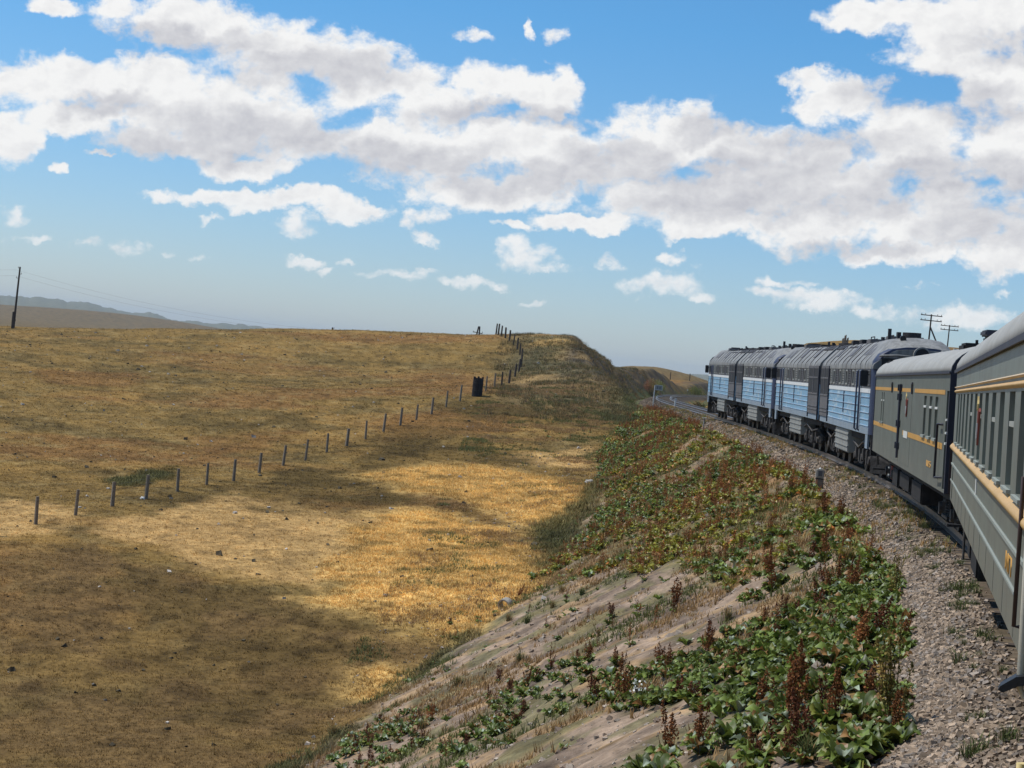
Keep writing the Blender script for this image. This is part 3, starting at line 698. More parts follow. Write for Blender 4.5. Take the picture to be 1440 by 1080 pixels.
# plants one can point to in the photograph: (x, y, leaf size, label, stalk kind, stalk size)
SPECIAL = SPECIAL_LIST
for (x, y, sz, lab, stk, ss) in SPECIAL: dock(x, y, sz, lab, None, stk, ss)
pts = []
def poisson(P, n, r0, avoid):
    for x, y in sample_poly(P, n, .25):
        if all((x-a)**2+(y-b)**2 > (r0*r1)**2 for a, b, r1 in avoid): avoid.append((x, y, 1.)); yield x, y
avoid = [(s_[0], s_[1], .6) for s_ in SPECIAL]
cnt = 0
for zi, P in enumerate(ZONES['near']):
    for x, y in poisson(P, 6000, .37, avoid):
        if cnt >= 235: break
        d0 = float(track_d(np.array([x]), np.array([y]))[0])
        if d0 < 2.35 or fbm(np.array([x]), np.array([y]), 1.6, 3, 149)[0] < .43: continue
        cnt += 1
        if d0 < 3.2: lab, gr = 'leafy green dock plant at the edge of the crushed stone beside the nearest coach', 'docks along the edge of the crushed stone'
        elif y < 27: lab, gr = 'leafy green dock plant in the dense carpet at the bottom right of the photo', 'docks in the near carpet on the slope'
        else: lab, gr = 'leafy green dock plant in the thick band higher up the slope, above the bare sand', 'docks in the upper band on the slope'
        dock(x, y, random.uniform(.55, 1.1), lab, gr, random.choice([None]*7+['rust', 'deep']), random.uniform(.6, .9))
for P in ZONES['patch']:
    for x, y in poisson(P, 400, .5, avoid):
        dock(x, y, random.uniform(.55, .95), 'small dock plant in a loose clump on the sandy lower slope', 'docks in loose clumps on the lower slope', random.choice([None]*6+['deep']), .55)
# far carpet
lo_ros = [leaf_rosette(s+50, 11, rows=4) for s in range(6)]
xy = np.concatenate([sample_poly(P, 9000, 1.) for P in ZONES['plants']])
f_ = fbm(xy[:, 0], xy[:, 1], 2.4, 4, 121); dd_ = track_d(xy[:, 0], xy[:, 1])
xy = xy[(RNG.random(len(xy)) < sstep(.44, .57, f_)*.92+.05) & (dd_ > 2.5)]
V1 = scatter(lo_ros, onground(xy), RNG.uniform(.65, 1.25, len(xy)), np.where((fbm(xy[:, 0], xy[:, 1], 5, 3, 127)[:, None]+RNG.normal(0, .1, (len(xy), 1))) > .54, np.array([[1.75, 1.25, .95]]), np.array([[1., 1., 1.]]))*RNG.uniform(.8, 1.5, (len(xy), 1)))
sp = xy[(RNG.random(len(xy)) < (.24+.6*(fbm(xy[:, 0], xy[:, 1], 4, 3, 125) > .54))*np.where(xy[:, 1] > 95, .7, 1.))]
lo_stk = [seed_stalk(s+70, 3, .7, .16, RUST, 40) for s in range(5)]
V2 = scatter(lo_stk, onground(sp+RNG.normal(0, .15, sp.shape)), RNG.uniform(.5, 1.0, len(sp)), RNG.uniform(.7, 1.9, (len(sp), 1))*np.ones(3))
# a thin scatter over the rest of the slope
n_try = 900
ys = RNG.uniform(30, 150, n_try); ds = 2.7+RNG.random(n_try)*13; xs = np.interp(ys, TY, TX)-ds
m_ = (height(xs, ys)-natural(xs, ys) > .1) & (RNG.random(n_try) < .45)
xq = np.column_stack([xs[m_], ys[m_]])
V3 = scatter(lo_ros, onground(xq), RNG.uniform(.35, .8, len(xq)), RNG.uniform(.8, 1.4, (len(xq), 1))*np.ones(3))
xs2 = xq[RNG.random(len(xq)) < .35]
V4 = scatter(lo_stk, onground(xs2), RNG.uniform(.5, .8, len(xs2)), RNG.uniform(.5, 1.2, (len(xs2), 1))*np.ones(3))
nf = np.concatenate([sample_poly(P, 5200, .1) for P in ZONES['near']]); nf = nf[(fbm(nf[:, 0], nf[:, 1], .9, 3, 129) > .47) & (track_d(nf[:, 0], nf[:, 1]) > 2.3)][:620]
V7 = scatter(lo_ros, onground(nf), RNG.uniform(.6, 1.05, len(nf)), RNG.uniform(.7, 1.35, (len(nf), 1))*np.ones(3))
V, F, T = merge([V1, V3, V7]); tag(link('dock_ground_cover', big_mesh('dock_ground_cover', V, F, m_leaf, np.clip(T, 0, 1), smooth=True)), kind='stuff')
V, F, T = merge([V2, V4]); tag(link('seed_stalks', big_mesh('seed_stalks', V, F, m_stalk, np.clip(T, 0, 1))), kind='stuff')

# tussocks and dry stems
TUS = [big_mesh('grass_tussock', *tussock(s, 110, .34, .24)[:2], m_grass, tussock(s, 110, .34, .24)[2]) for s in range(4)]
TUSG = [big_mesh('grass_tussock', *tussock(s+9, 130, .36, .22, (.2, .17, .07), .75)[:2], m_grass, tussock(s+9, 130, .36, .22, (.2, .17, .07), .75)[2]) for s in range(3)]
for (x, y, sz, lab, g_) in TUSSOCKS:
    o = link('grass_tussock', (TUSG if g_ else TUS)[random.randrange(3)]); o.location = (x, y, H1(x, y)-.02); o.rotation_euler = (0, 0, random.uniform(0, 6)); o.scale = (sz,)*3
    tag(o, lab, 'grass tussock')
m_twig = M_plain('dry twig', (.075, .05, .04), .9)
for i, (x, y, h_, lab) in enumerate(STEMS):
    mb = MB(); r_ = np.random.default_rng(i); p = [(r_.normal()*.03*k, r_.normal()*.03*k, h_*k/5-.03) for k in range(6)]
    mb.tube(p, [.009-.0012*k for k in range(6)], 5)
    for k in (2, 3, 4): mb.tube([p[k], (p[k][0]+r_.normal()*.07, p[k][1]+r_.normal()*.07, p[k][2]+.11)], [.004, .002], 4)
    o = mb.build('dry_stem', m_twig); o.location = (x, y, H1(x, y)); tag(o, lab, 'dry stem')

# ---- crushed stone of the track bed, and scattered field stones
def rock(seed):
    r = np.random.default_rng(seed); c = np.array([(x, y, z) for z in (-.5, .5) for y in (-.5, .5) for x in (-.5, .5)])
    c = c*r.uniform(.75, 1.25, (8, 3))*np.array([1, r.uniform(.6, 1), r.uniform(.45, .85)]); a, b = r.uniform(-.6, .6, 2)
    Rm = np.array(Euler((a, b, 0)).to_matrix()); c = c@Rm.T
    return c, np.array([(0, 2, 3, 1), (4, 5, 7, 6), (0, 1, 5, 4), (1, 3, 7, 5), (3, 2, 6, 7), (2, 0, 4, 6)]), np.ones((8, 3))
RK = [rock(s) for s in range(14)]
sv = np.concatenate([RNG.uniform(11, 42, 44000), RNG.uniform(42, 90, 9000), RNG.uniform(90, 165, 6000), RNG.uniform(165, 270, 5000)])
u_ = RNG.random(len(sv)); dv = 1.15+1.35*u_**.75+RNG.normal(0, .05, len(sv)); dv = np.where(RNG.random(len(sv)) < .04, dv+RNG.exponential(.5, len(sv)), dv)
cx_, cy_, cz_, ct_ = track(sv); xs, ys = cx_-np.cos(ct_)*dv, cy_+np.sin(ct_)*dv
thin = RNG.random(len(sv)) < np.where(dv < 1.75, .35, 1.); xs, ys, sv = xs[thin], ys[thin], sv[thin]
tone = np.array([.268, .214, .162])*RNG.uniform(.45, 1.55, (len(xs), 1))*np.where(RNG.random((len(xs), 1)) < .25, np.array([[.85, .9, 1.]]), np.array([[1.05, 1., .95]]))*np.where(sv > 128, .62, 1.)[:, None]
sz = np.clip(RNG.lognormal(-3.25, .33, len(xs)), .018, .085)*(1+.012*np.clip(sv-40, 0, 80))
V, F, T = scatter(RK, onground(np.column_stack([xs, ys]), .012), sz, tone)
tag(link('ballast', big_mesh('ballast', V, F, m_stone, np.clip(T, 0, 1))), kind='stuff')
n_ = 11000; ys = 12+RNG.random(n_)**1.6*120; ds = 2.5+RNG.random(n_)*15; xs = np.interp(ys, TY, TX)-ds
m_ = 1800; yk = 14+RNG.random(m_)**1.4*100; dk = 2.8+RNG.random(m_)*13; xk = np.interp(yk, TY, TX)-dk
V8 = scatter(RK, onground(np.column_stack([xk, yk]), -.015), np.clip(RNG.lognormal(-2.6, .35, m_), .04, .17), np.array([.24, .18, .135])*RNG.uniform(.7, 1.25, (m_, 1)))
V5 = scatter(RK, onground(np.column_stack([xs, ys]), .0), np.clip(RNG.lognormal(-3.5, .55, n_), .012, .15), np.array([.3, .25, .2])*RNG.uniform(.6, 1.5, (n_, 1)))
n_ = 1500; r1 = np.sqrt(RNG.uniform(45**2, 230**2, n_)); a1 = RNG.uniform(-.28, .05, n_); xs, ys = r1*np.sin(a1), r1*np.cos(a1)
V6 = scatter(RK, onground(np.column_stack([xs, ys]), .01), np.clip(RNG.lognormal(-2.5, .5, n_), .04, .28), np.where(RNG.random((n_, 1)) < .22, np.array([[.42, .38, .33]]), np.array([[.08, .065, .04]]))*RNG.uniform(.6, 1.3, (n_, 1)))
V, F, T = merge([V5, V6, V8]); tag(link('scattered_stones', big_mesh('scattered_stones', V, F, m_stone, np.clip(T, 0, 1))), kind='stuff')
# weeds in the stones beside the rails
sv = RNG.uniform(14, 70, 240); dv = RNG.uniform(1.2, 1.8, 240); cx_, cy_, cz_, ct_ = track(sv); xy = np.column_stack([cx_-np.cos(ct_)*dv, cy_+np.sin(ct_)*dv])
xy = xy[fbm(xy[:, 0], xy[:, 1], 2., 3, 131) > .5]
V, F, T = scatter([tussock(s+30, 40, .2, .16, (.13, .12, .05), .8) for s in range(4)], onground(xy), RNG.uniform(.5, 1.1, len(xy)), None)
tag(link('trackside_weeds', big_mesh('trackside_weeds', V, F, m_grass, np.clip(T, 0, 1))), kind='stuff')
# ---------------------------------------------------------------- railway track
m_rail = M_plain('rail steel', (.3, .27, .25), .34, .75, .4, 9., .002, .5, (1, 1, 1))
m_sleeper = M_plain('sleeper timber', (.085, .068, .055), .9, 0, .45, 5., .02, .2)
TRK = empty('railway_track', (float(track(0)[0]), float(track(0)[1]), 0))
tag(TRK, 'curved railway track on timber sleepers, running under the train and round the bend ahead', 'railway track')
OFF = Vector(TRK.location)
def at(s, d, h):
    x, y, z, th = track(s); c, sn = math.cos(LEAN), math.sin(LEAN)
    lat, zz = d*c+h*sn, h*c-d*sn+.75*sn
    return Vector((float(x-math.cos(th)*lat), float(y+math.sin(th)*lat), float(z+zz)))
PROF = [(-.072, -.18), (.072, -.18), (.072, -.165), (.012, -.135), (.012, -.045), (.036, -.035), (.036, -.004), (.028, 0), (-.028, 0), (-.036, -.004), (-.036, -.035), (-.012, -.045), (-.012, -.135), (-.072, -.165)]
for sg in (1, -1):
    rows = [[at(s, sg*.796+py, pz)-OFF for py, pz in PROF+PROF[:1]] for s in np.concatenate([np.arange(-20, 180, 2.), np.arange(180, 450, 3.)])]
    mb = MB(); mb.strip(rows, False); mb.build('rail', m_rail, TRK)
def sleeper_at(mb, s):
    x, y, z, th = track(s); P0 = at(s, 0, -.287)-OFF; R = Matrix.Rotation(float(math.pi/2-th), 3, 'Z') @ Matrix.Rotation(-LEAN, 3, 'X')
    vs = [P0+R @ Vector((a*.115, b*1.32, c*.085)) for c in (-1, 1) for b in (-1, 1) for a in (-1, 1)]
    mb.add(vs, [(0, 2, 3, 1), (4, 5, 7, 6), (0, 1, 5, 4), (1, 3, 7, 5), (3, 2, 6, 7), (2, 0, 4, 6)])
for k in range(100):                              # the sleepers in sight, beside the nearest coach and ahead of the locomotives
    mb = MB(); sleeper_at(mb, 11+.6*k if k < 40 else 134+(k-40)*.62); mb.build('sleeper', m_sleeper, TRK)
mb = MB()
for s in np.concatenate([np.arange(35, 133, .6), np.arange(171.5, 300, .62), np.arange(-15, 10.5, .6)]): sleeper_at(mb, s)
tag(mb.build('sleepers', m_sleeper, TRK), kind='stuff')
# ---------------------------------------------------------------- train
m_olive = M_paint('olive grey paint', (.155, .182, .155), (.115, .11, .09), .75, .34, spec=.5, dust=.5)
m_olive2 = M_paint('baggage coach paint', (.122, .14, .112), (.085, .08, .065), .65, .5, dust=.45)
m_mould = M_paint('pale green moulding', (.3, .335, .3), (.2, .2, .17), .4, .4)
m_glass = M_plain('window glass', (.27, .28, .25), .1, 0, .15, 2., .002, .8)  # pale base colour stands in for sky and ground reflected at grazing angles
m_dark = M_plain('dark opening', (.008, .008, .009), .6, 0, .2)
m_frame = M_plain('pale window frame', (.36, .37, .33), .4, 0, .2)
m_tan = M_paint('tan stripe', (.58, .355, .125), (.3, .2, .09), .35, .4, False)
m_cream = M_paint('cream moulding', (.62, .47, .3), (.3, .22, .13), .3, .45, False)
m_orange = M_paint('orange stripe', (.58, .3, .055), (.3, .18, .06), .4, .5)
m_roof = M_paint('weathered roof paint', (.37, .365, .335), (.17, .16, .14), .5, .6)
m_navy = M_paint('navy end wall', (.02, .022, .04), (.03, .028, .03), .5, .5)
m_brown = M_paint('dark brown iron', (.05, .026, .022), (.03, .02, .02), .4, .5)
m_under = M_plain('sooty running gear', (.022, .02, .019), .85, 0, .6, 7., .01, .3)
m_gear = M_plain('dusty ironwork', (.085, .076, .068), .75, .2, .6, 9., .01, .4)
m_wheel = M_plain('wheel steel', (.05, .042, .038), .5, .5, .4, 8., .004, .5)
m_white = M_plain('white enamel', (.66, .66, .61), .5, 0, .12)
m_red = M_plain('red enamel', (.24, .06, .05), .4, 0, .2)
m_pinkred = M_plain('faded red brake shoe', (.33, .1, .09), .7, 0, .3)
m_yellow = M_plain('pale yellow enamel', (.62, .48, .2), .4, 0, .15)
m_pale = M_plain('pale handrail paint', (.5, .47, .38), .35, 0, .15)
m_rubber = M_plain('black rubber', (.012, .012, .014), .5, 0, .3)

def car_frame(s0, s1, over):
    xa, ya, za, _ = track(s0+over); xb, yb, zb, _ = track(s1-over)
    return ((float(xa+xb)/2, float(ya+yb)/2, float(za+zb)/2+.75*math.sin(LEAN)),
            (-LEAN, -math.atan2(zb-za, math.hypot(xb-xa, yb-ya)), math.atan2(yb-ya, xb-xa)))
def arc_roof(w, ze, zt, n=18, p=2.15):
    return [(w*math.copysign(abs(math.cos(a))**(2/p), math.cos(a)), ze+(zt-ze)*abs(math.sin(a))**(2/p)) for a in [math.pi*k/n for k in range(n+1)]]
def bogie(root, x, axles, r=.475, half=1.0, deep=False):
    """a bogie as a part of its vehicle: frame, then its wheels and axle boxes as sub-parts"""
    L = abs(axles[0])+.5; mb = MB()
    for sy in (1, -1):
        pr = [(x-L, .52), (x-L, .72), (x-L*.55, .95), (x+L*.55, .95), (x+L, .72), (x+L, .52), (x+L*.5, .6), (x-L*.5, .6)]
        vs = [(px, sy*half-.06, pz) for px, pz in pr]+[(px, sy*half+.06, pz) for px, pz in pr]; n = len(pr)
        mb.add(vs, [tuple(range(n)), tuple(range(2*n-1, n-1, -1))]+[(i, (i+1) % n, n+(i+1) % n, n+i) for i in range(n)])
        for k in range(9):                                             # coil spring and damper by the bolster
            mb.cyl((x-.28, sy*(half+.1), .42+k*.055), (0, 0, 1), .1, .03, 10); mb.cyl((x+.28, sy*(half+.1), .42+k*.055), (0, 0, 1), .1, .03, 10)
        mb.box(x-.55, x+.55, sy*(half+.1)-.14, sy*(half+.1)+.14, .34, .41)
        mb.tube([(x-.62, sy*(half+.17), .4), (x-.62, sy*(half+.17), 1.0)], .035, 8)
    mb.box(x-.3, x+.3, -half, half, .55, .85)
    f = mb.build('bogie', m_under if not deep else m_gear, root)
    for a in axles:
        w = MB(); w.cyl((x+a, 0, r), (0, 1, 0), .08, 2*half-.1, 10)
        for sy in (1, -1):
            w.cyl((x+a, sy*.765, r), (0, 1, 0), r, .13, 28); w.cyl((x+a, sy*.71, r), (0, 1, 0), r+.03, .03, 28); w.cyl((x+a, sy*.84, r), (0, 1, 0), .16, .06, 16)
        w.build('wheel', m_wheel, f)
        for sy in (1, -1):
            b = MB(); b.box(x+a-.17, x+a+.17, sy*(half+.05)-.12, sy*(half+.05)+.12, r-.15, r+.17, .03); b.cyl((x+a, sy*(half+.2), r), (0, 1, 0), .13, .08, 14)
            for ss in (-.25, .25):
                for k in range(7): b.cyl((x+a+ss, sy*(half+.06), .42+k*.045), (0, 0, 1), .075, .024, 10)
            b.build('axle_box', m_gear, f)
    return f
def belt(mb, x0, x1, w, z0, z1, out, sides=(1, -1), rnd=False):
    for sy in sides:
        if rnd:
            pr = [(sy*(w+out*math.sin(math.pi*k/8)), z0+(z1-z0)*(k/8)) for k in range(9)]; mb.strip([[(x0, y, z) for y, z in pr], [(x1, y, z) for y, z in pr]])
        else: mb.box(x0, x1, min(sy*w, sy*(w+out)), max(sy*w, sy*(w+out)), z0, z1)
def wall(x0, x1, w, z0, z1, holes, t=.09):
    """a side wall pair with real window openings: holes (xa, xb, za, zb)"""
    mb = MB()
    for sy in (1, -1):
        ya, yb = min(sy*w, sy*(w-t)), max(sy*w, sy*(w-t)); zs = sorted({z0, z1, *[h[2] for h in holes], *[h[3] for h in holes]})
        for i in range(len(zs)-1):
            za, zb = zs[i], zs[i+1]; zm = (za+zb)/2; cur = x0
            for h in sorted(h for h in holes if h[2] < zm < h[3]):
                if h[0] > cur: mb.box(cur, h[0], ya, yb, za, zb)
                cur = h[1]
            if cur < x1: mb.box(cur, x1, ya, yb, za, zb)
    return mb
def text_mesh(name, s, size, m, parent, loc, rot, squeeze=1.):
    cu = bpy.data.curves.new(name, 'FONT'); cu.body = s; cu.size = size; cu.extrude = .004; cu.space_character = 1.0
    to = bpy.data.objects.new(name, cu); COL.objects.link(to); dg = bpy.context.evaluated_depsgraph_get()
    me = bpy.data.meshes.new_from_object(to.evaluated_get(dg)); bpy.data.objects.remove(to); me.materials.clear(); me.materials.append(m)
    o = link(name, me, parent); o.location = loc; o.rotation_euler = rot; o.scale = (squeeze, 1, 1); return o
def emblem(root, x, w, z):
    """the railway badge: a yellow flame over red wings that meet in a point"""
    b = MB(); pr = [(-.17, .06), (-.21, .02), (-.05, -.38), (.05, -.38), (.21, .02), (.17, .06), (.06, -.22), (-.06, -.22)]
    vs = [(x+a, w+.012, z+c) for a, c in pr]+[(x+a, w+.035, z+c) for a, c in pr]; n = len(pr)
    b.add(vs, [(i, (i+1) % n, n+(i+1) % n, n+i) for i in range(n)]+[(8, 9, 10, 11, 14, 15), (15, 14, 13, 8)][:1]+[(13, 14, 11, 12)])
    for q in ((8, 9, 15), (9, 10, 15), (10, 11, 14), (10, 14, 15), (11, 12, 14), (12, 13, 14)): b.add([vs[i] for i in q], [(0, 1, 2)])
    e = b.build('railway_badge', m_red, root)
    f = MB(); pr = [(-.06, .06), (-.065, .11), (-.02, .16), (0, .2), (.02, .16), (.065, .11), (.06, .06), (0, .03)]
    vs = [(x+a, w+.03, z+c) for a, c in pr]+[(x+a, w+.05, z+c) for a, c in pr]; f.add(vs, [tuple(range(8))[::-1], tuple(range(8, 16))]+[(i, (i+1) % 8, 8+(i+1) % 8, 8+i) for i in range(8)])
    f.build('flame', m_yellow, e)
    g = MB(); g.box(x-.03, x+.03, w+.03, w+.048, z-.3, z-.12); g.build('stripe', m_white, e)

def coach(name, s0, s1, label, wins, boxes=((-4.2, -2.2, .35), (-1.4, .9, .45), (2.0, 4.6, .3))):
    L = s1-s0; h = L/2; loc, rot = car_frame(s0, s1, 3.3)
    R = empty(name, loc, rot); tag(R, label, 'railway coach')
    W, zb, ze, zt = 1.55, .99, 3.26, 3.98
    holes = [(c-w_/2, c+w_/2, 2.05, 2.86) for c, w_, o in wins]
    b = wall(-h, h, W, zb, ze, holes)
    for x in (-h, h-.06): b.box(x, x+.06, -W+.09, W-.09, zb, ze)
    b.box(-h, h, -W+.09, W-.09, zb+.02, zb+.1); b.box(-h+.06, h-.06, -.75, -.7, zb+.1, ze)
    b.build('body', m_olive, R)
    r = MB(); pr = arc_roof(W+.03, ze+.003, zt); r.extrude(pr, -h-.03, h+.03, sm=True)
    rf = r.build('roof', m_roof, R)
    g = MB(); belt(g, -h-.04, h+.04, W+.03, ze-.02, ze+.035, .02); g.build('gutter', m_navy, rf)
    v = MB()
    for k in range(6): v.box(-h+2.2+k*(L-4.4)/5-.22, -h+2.2+k*(L-4.4)/5+.22, -.2, .2, zt-.03, zt+.12, .04)
    v.build('roof_vent', m_roof, rf)
    for sy in (1, -1):
        for k in range(1, int(L/1.72)):
            q = MB(); x = -h+k*1.72; y0, y1 = sorted((sy*W, sy*(W+.003))); q.box(x-.009, x+.009, y0, y1, 1.01, 1.33); q.build('panel_seam', m_olive2, R)
    t_ = MB(); belt(t_, -h, h, W, 2.885, 2.945, .03, rnd=True); t_.build('stripe', m_tan, R)
    t_ = MB(); belt(t_, -h, h, W, 2.968, 3.0, .028, rnd=True); t_.build('moulding', m_cream, R)
    t_ = MB(); belt(t_, -h, h, W, 1.855, 1.995, .055, rnd=True); t_.build('stripe', m_tan, R)
    t_ = MB(); belt(t_, -h+3.3, h-.2, W, 1.335, 1.36, .022); belt(t_, -h+.2, h-.2, W, 1.62, 1.65, .022); t_.build('moulding', m_mould, R)
    for c, w_, o in wins:
        for sy in (1, -1):
            f = MB(); y0, y1 = sorted((sy*(W-.085), sy*(W-.05)))
            for a in ((c-w_/2, c-w_/2+.035, 2.05, 2.86), (c+w_/2-.035, c+w_/2, 2.05, 2.86), (c-w_/2+.035, c+w_/2-.035, 2.05, 2.085), (c-w_/2+.035, c+w_/2-.035, 2.825, 2.86)): f.box(a[0], a[1], y0, y1, a[2], a[3])
            fo = f.build('window', m_mould, R)
            zt_ = 2.56 if o else 2.825
            p = MB(); p.box(c-w_/2+.035, c+w_/2-.035, sy*(W-.07)-.006, sy*(W-.07)+.006, 2.085, zt_); p.build('pane', m_glass, fo)
            p = MB(); y0, y1 = sorted((sy*(W-.08), sy*(W-.005 if o else W-.055))); p.box(c-w_/2+.036, c+w_/2-.036, y0, y1, 2.56, 2.605); p.build('sash_bar', m_frame, fo)
            if not o:
                p = MB(); p.box(c-w_/2+.036, c+w_/2-.036, sy*(W-.075)-.006, sy*(W-.075)+.006, 2.605, 2.824); p.build('pane', m_glass, fo)
            s_ = MB(); y0, y1 = sorted((sy*(W+.001), sy*(W+.035))); s_.box(c-w_/2-.04, c+w_/2+.04, y0, y1, 2.012, 2.045); s_.build('sill', m_mould, fo)
    if wins:
        it = MB(); it.box(-h+.1, h-.1, -.699, .0, zb+.2, ze-.05); it.build('dark_interior', m_dark, R)  # near-black block behind the windows, interior darkness put into its colour
    # end doors with grab rails
    for ex in (-1, 1):
        for sy in (1, -1):
            d = MB(); y0, y1 = sorted((sy*(W+.001), sy*(W+.012))); d.box(min(ex*(h-.35), ex*(h-1.1)), max(ex*(h-.35), ex*(h-1.1)), y0, y1, 1.05, 1.32); d.box(min(ex*(h-.35), ex*(h-1.1)), max(ex*(h-.35), ex*(h-1.1)), y0, y1, 1.37, 1.61); d.build('door', m_olive, R)
    # underframe
    u = MB()
    for sy in (1, -1): u.box(-h+.2, h-.2, sy*1.35-.05, sy*1.35+.05, zb-.12, zb+.015)
    u.box(-h+.3, h-.3, -.3, .3, .75, zb+.01)
    u.build('underframe', m_under, R)
    for x0, x1, z0 in boxes:
        for sy in (1, -1): u = MB(); u.box(x0, x1, min(sy*.55, sy*1.4), max(sy*.55, sy*1.4), z0, zb-.13, .03); u.build('equipment_box', m_under, R)
    for ex in (-1, 1): bogie(R, ex*(h-3.3), (-1.2, 1.2))
    # gangway bellows between the coaches
    for ex in (-1, 1):
        q = MB()
        for k in range(7):
            x = ex*(h+.03+k*.1); o_ = .07*(k % 2)
            for sy in (1, -1): q.box(min(x, x+ex*.1), max(x, x+ex*.1), min(sy*.62, sy*(.8+o_)), max(sy*.62, sy*(.8+o_)), 1.05, 3.35)
            q.box(min(x, x+ex*.1), max(x, x+ex*.1), -.8-o_, .8+o_, 3.35, 3.5+o_)
        q.build('gangway_bellows', m_rubber, R)
        q = MB(); q.box(min(ex*h, ex*(h+.4)), max(ex*h, ex*(h+.4)), -.2, .2, .85, 1.05)
        for sy in (1, -1): q.tube([(ex*h, sy*.9, 1.05), (ex*(h+.45), sy*.9, 1.05)], .1, 10); q.cyl((ex*(h+.5), sy*.9, 1.05), (1, 0, 0), .22, .06, 16)
        q.build('buffer_beam', m_under, R)
    return R, h, W

# nearest coach
WIN = [(x, .86, o) for x, o in ((-8.25, 0), (-6.6, 1), (-4.9, 0), (-3.2, 1), (-1.45, 0), (.28, 1), (1.88, 0), (3.55, 1), (5.2, 0), (6.9, 0), (8.5, 0), (9.9, 0))]
COACH, h, W = coach('passenger_coach', 11.08, 35.03, 'olive grey passenger coach with tan stripes, largest and nearest in the train', WIN, ((2.6, 4.6, .4), (5.2, 6.2, .45)))
hr = MB(); hr.tube([(-9.42, W, 1.19), (-9.42, W+.05, 1.19), (-9.56, W+.05, 2.25), (-9.56, W, 2.25)], .016, 8); hr.build('grab_rail', m_brown, COACH)
hr = MB(); hr.tube([(-10.9, W, 1.19), (-10.9, W+.05, 1.19), (-10.9, W+.05, 2.25), (-10.9, W, 2.25)], .016, 8); hr.build('grab_rail', m_brown, COACH)
emblem(COACH, .0, W, 2.62)
pl = MB(); pl.box(-.02, .2, W+.001, W+.012, 1.64, 1.84); pl.build('notice_plate', m_white, COACH)
text_mesh('coach_number', 'ИП', .2, m_orange, COACH, (-7.0, W+.004, 1.4), (math.pi/2, 0, math.pi), 3.2)
pp = MB(); pp.tube([(h-.35, 1.2, .35), (h-.35, 1.2, 1.0)], .03, 8); pp.tube([(h-.9, 1.3, .5), (h-.3, 1.1, .8)], .03, 8); pp.tube([(7.2, 1.42, .3), (7.2, 1.42, 1.0)], .02, 8); pp.build('brake_pipe', m_gear, COACH)
lamp = MB(); lamp.cyl((-2.1, 1.35, .8), (0, 1, 0), .09, .08, 14); lamp.build('red_valve', m_red, COACH)

# the coach the photograph is taken from: only its far end is in sight
OWN, oh, oW = coach('passenger_coach', -14.53, 9.42, 'coach end with pale grab rail and dark step, bottom right corner', [(x, .86, 0) for x in (-8.2, -6.5, -4.8, -3.1, 6.9, 8.4)])
_r = FW+RT*(1435-720)/F_PX+UP*(540-956)/F_PX; _P = _r*9.3
_psi = min(np.arange(.2, .32, .0005), key=lambda a: abs(-_P[0]*math.cos(a)+_P[1]*math.sin(a)+.091))
_dv, _nv = np.array([math.sin(_psi), math.cos(_psi)]), np.array([-math.cos(_psi), math.sin(_psi)])
_o = _dv*(_dv @ _P[:2]-oh)-_nv*1.793
OWN.location = (_o[0], _o[1], .035); OWN.rotation_euler = (-LEAN, 0, math.pi/2-_psi)
hr = MB(); hr.tube([(oh-.03, oW, 1.34), (oh-.03, oW+.07, 1.34), (oh-.03, oW+.09, 1.38), (oh-.03, oW+.09, 2.6), (oh-.03, oW, 2.62)], .017, 10); hr.build('grab_rail', m_pale, OWN)
hr = MB(); hr.tube([(oh-4.2, oW, .95), (oh-4.2, oW+.085, .95), (oh-4.2, oW+.085, 1.75), (oh-4.2, oW, 1.75)], .014, 10); hr.build('grab_rail', m_yellow, OWN)
st = MB()
pr = [(oW-.02, 1.435), (oW+.05, 1.45), (oW+.11, 1.44), (oW+.18, 1.39), (oW+.19, 1.37), (oW+.165, 1.36), (oW+.1, 1.395), (oW+.04, 1.41), (oW-.02, 1.40)]
st.extrude(pr, oh-.12, oh+.02); st.build('step', m_rubber, OWN)

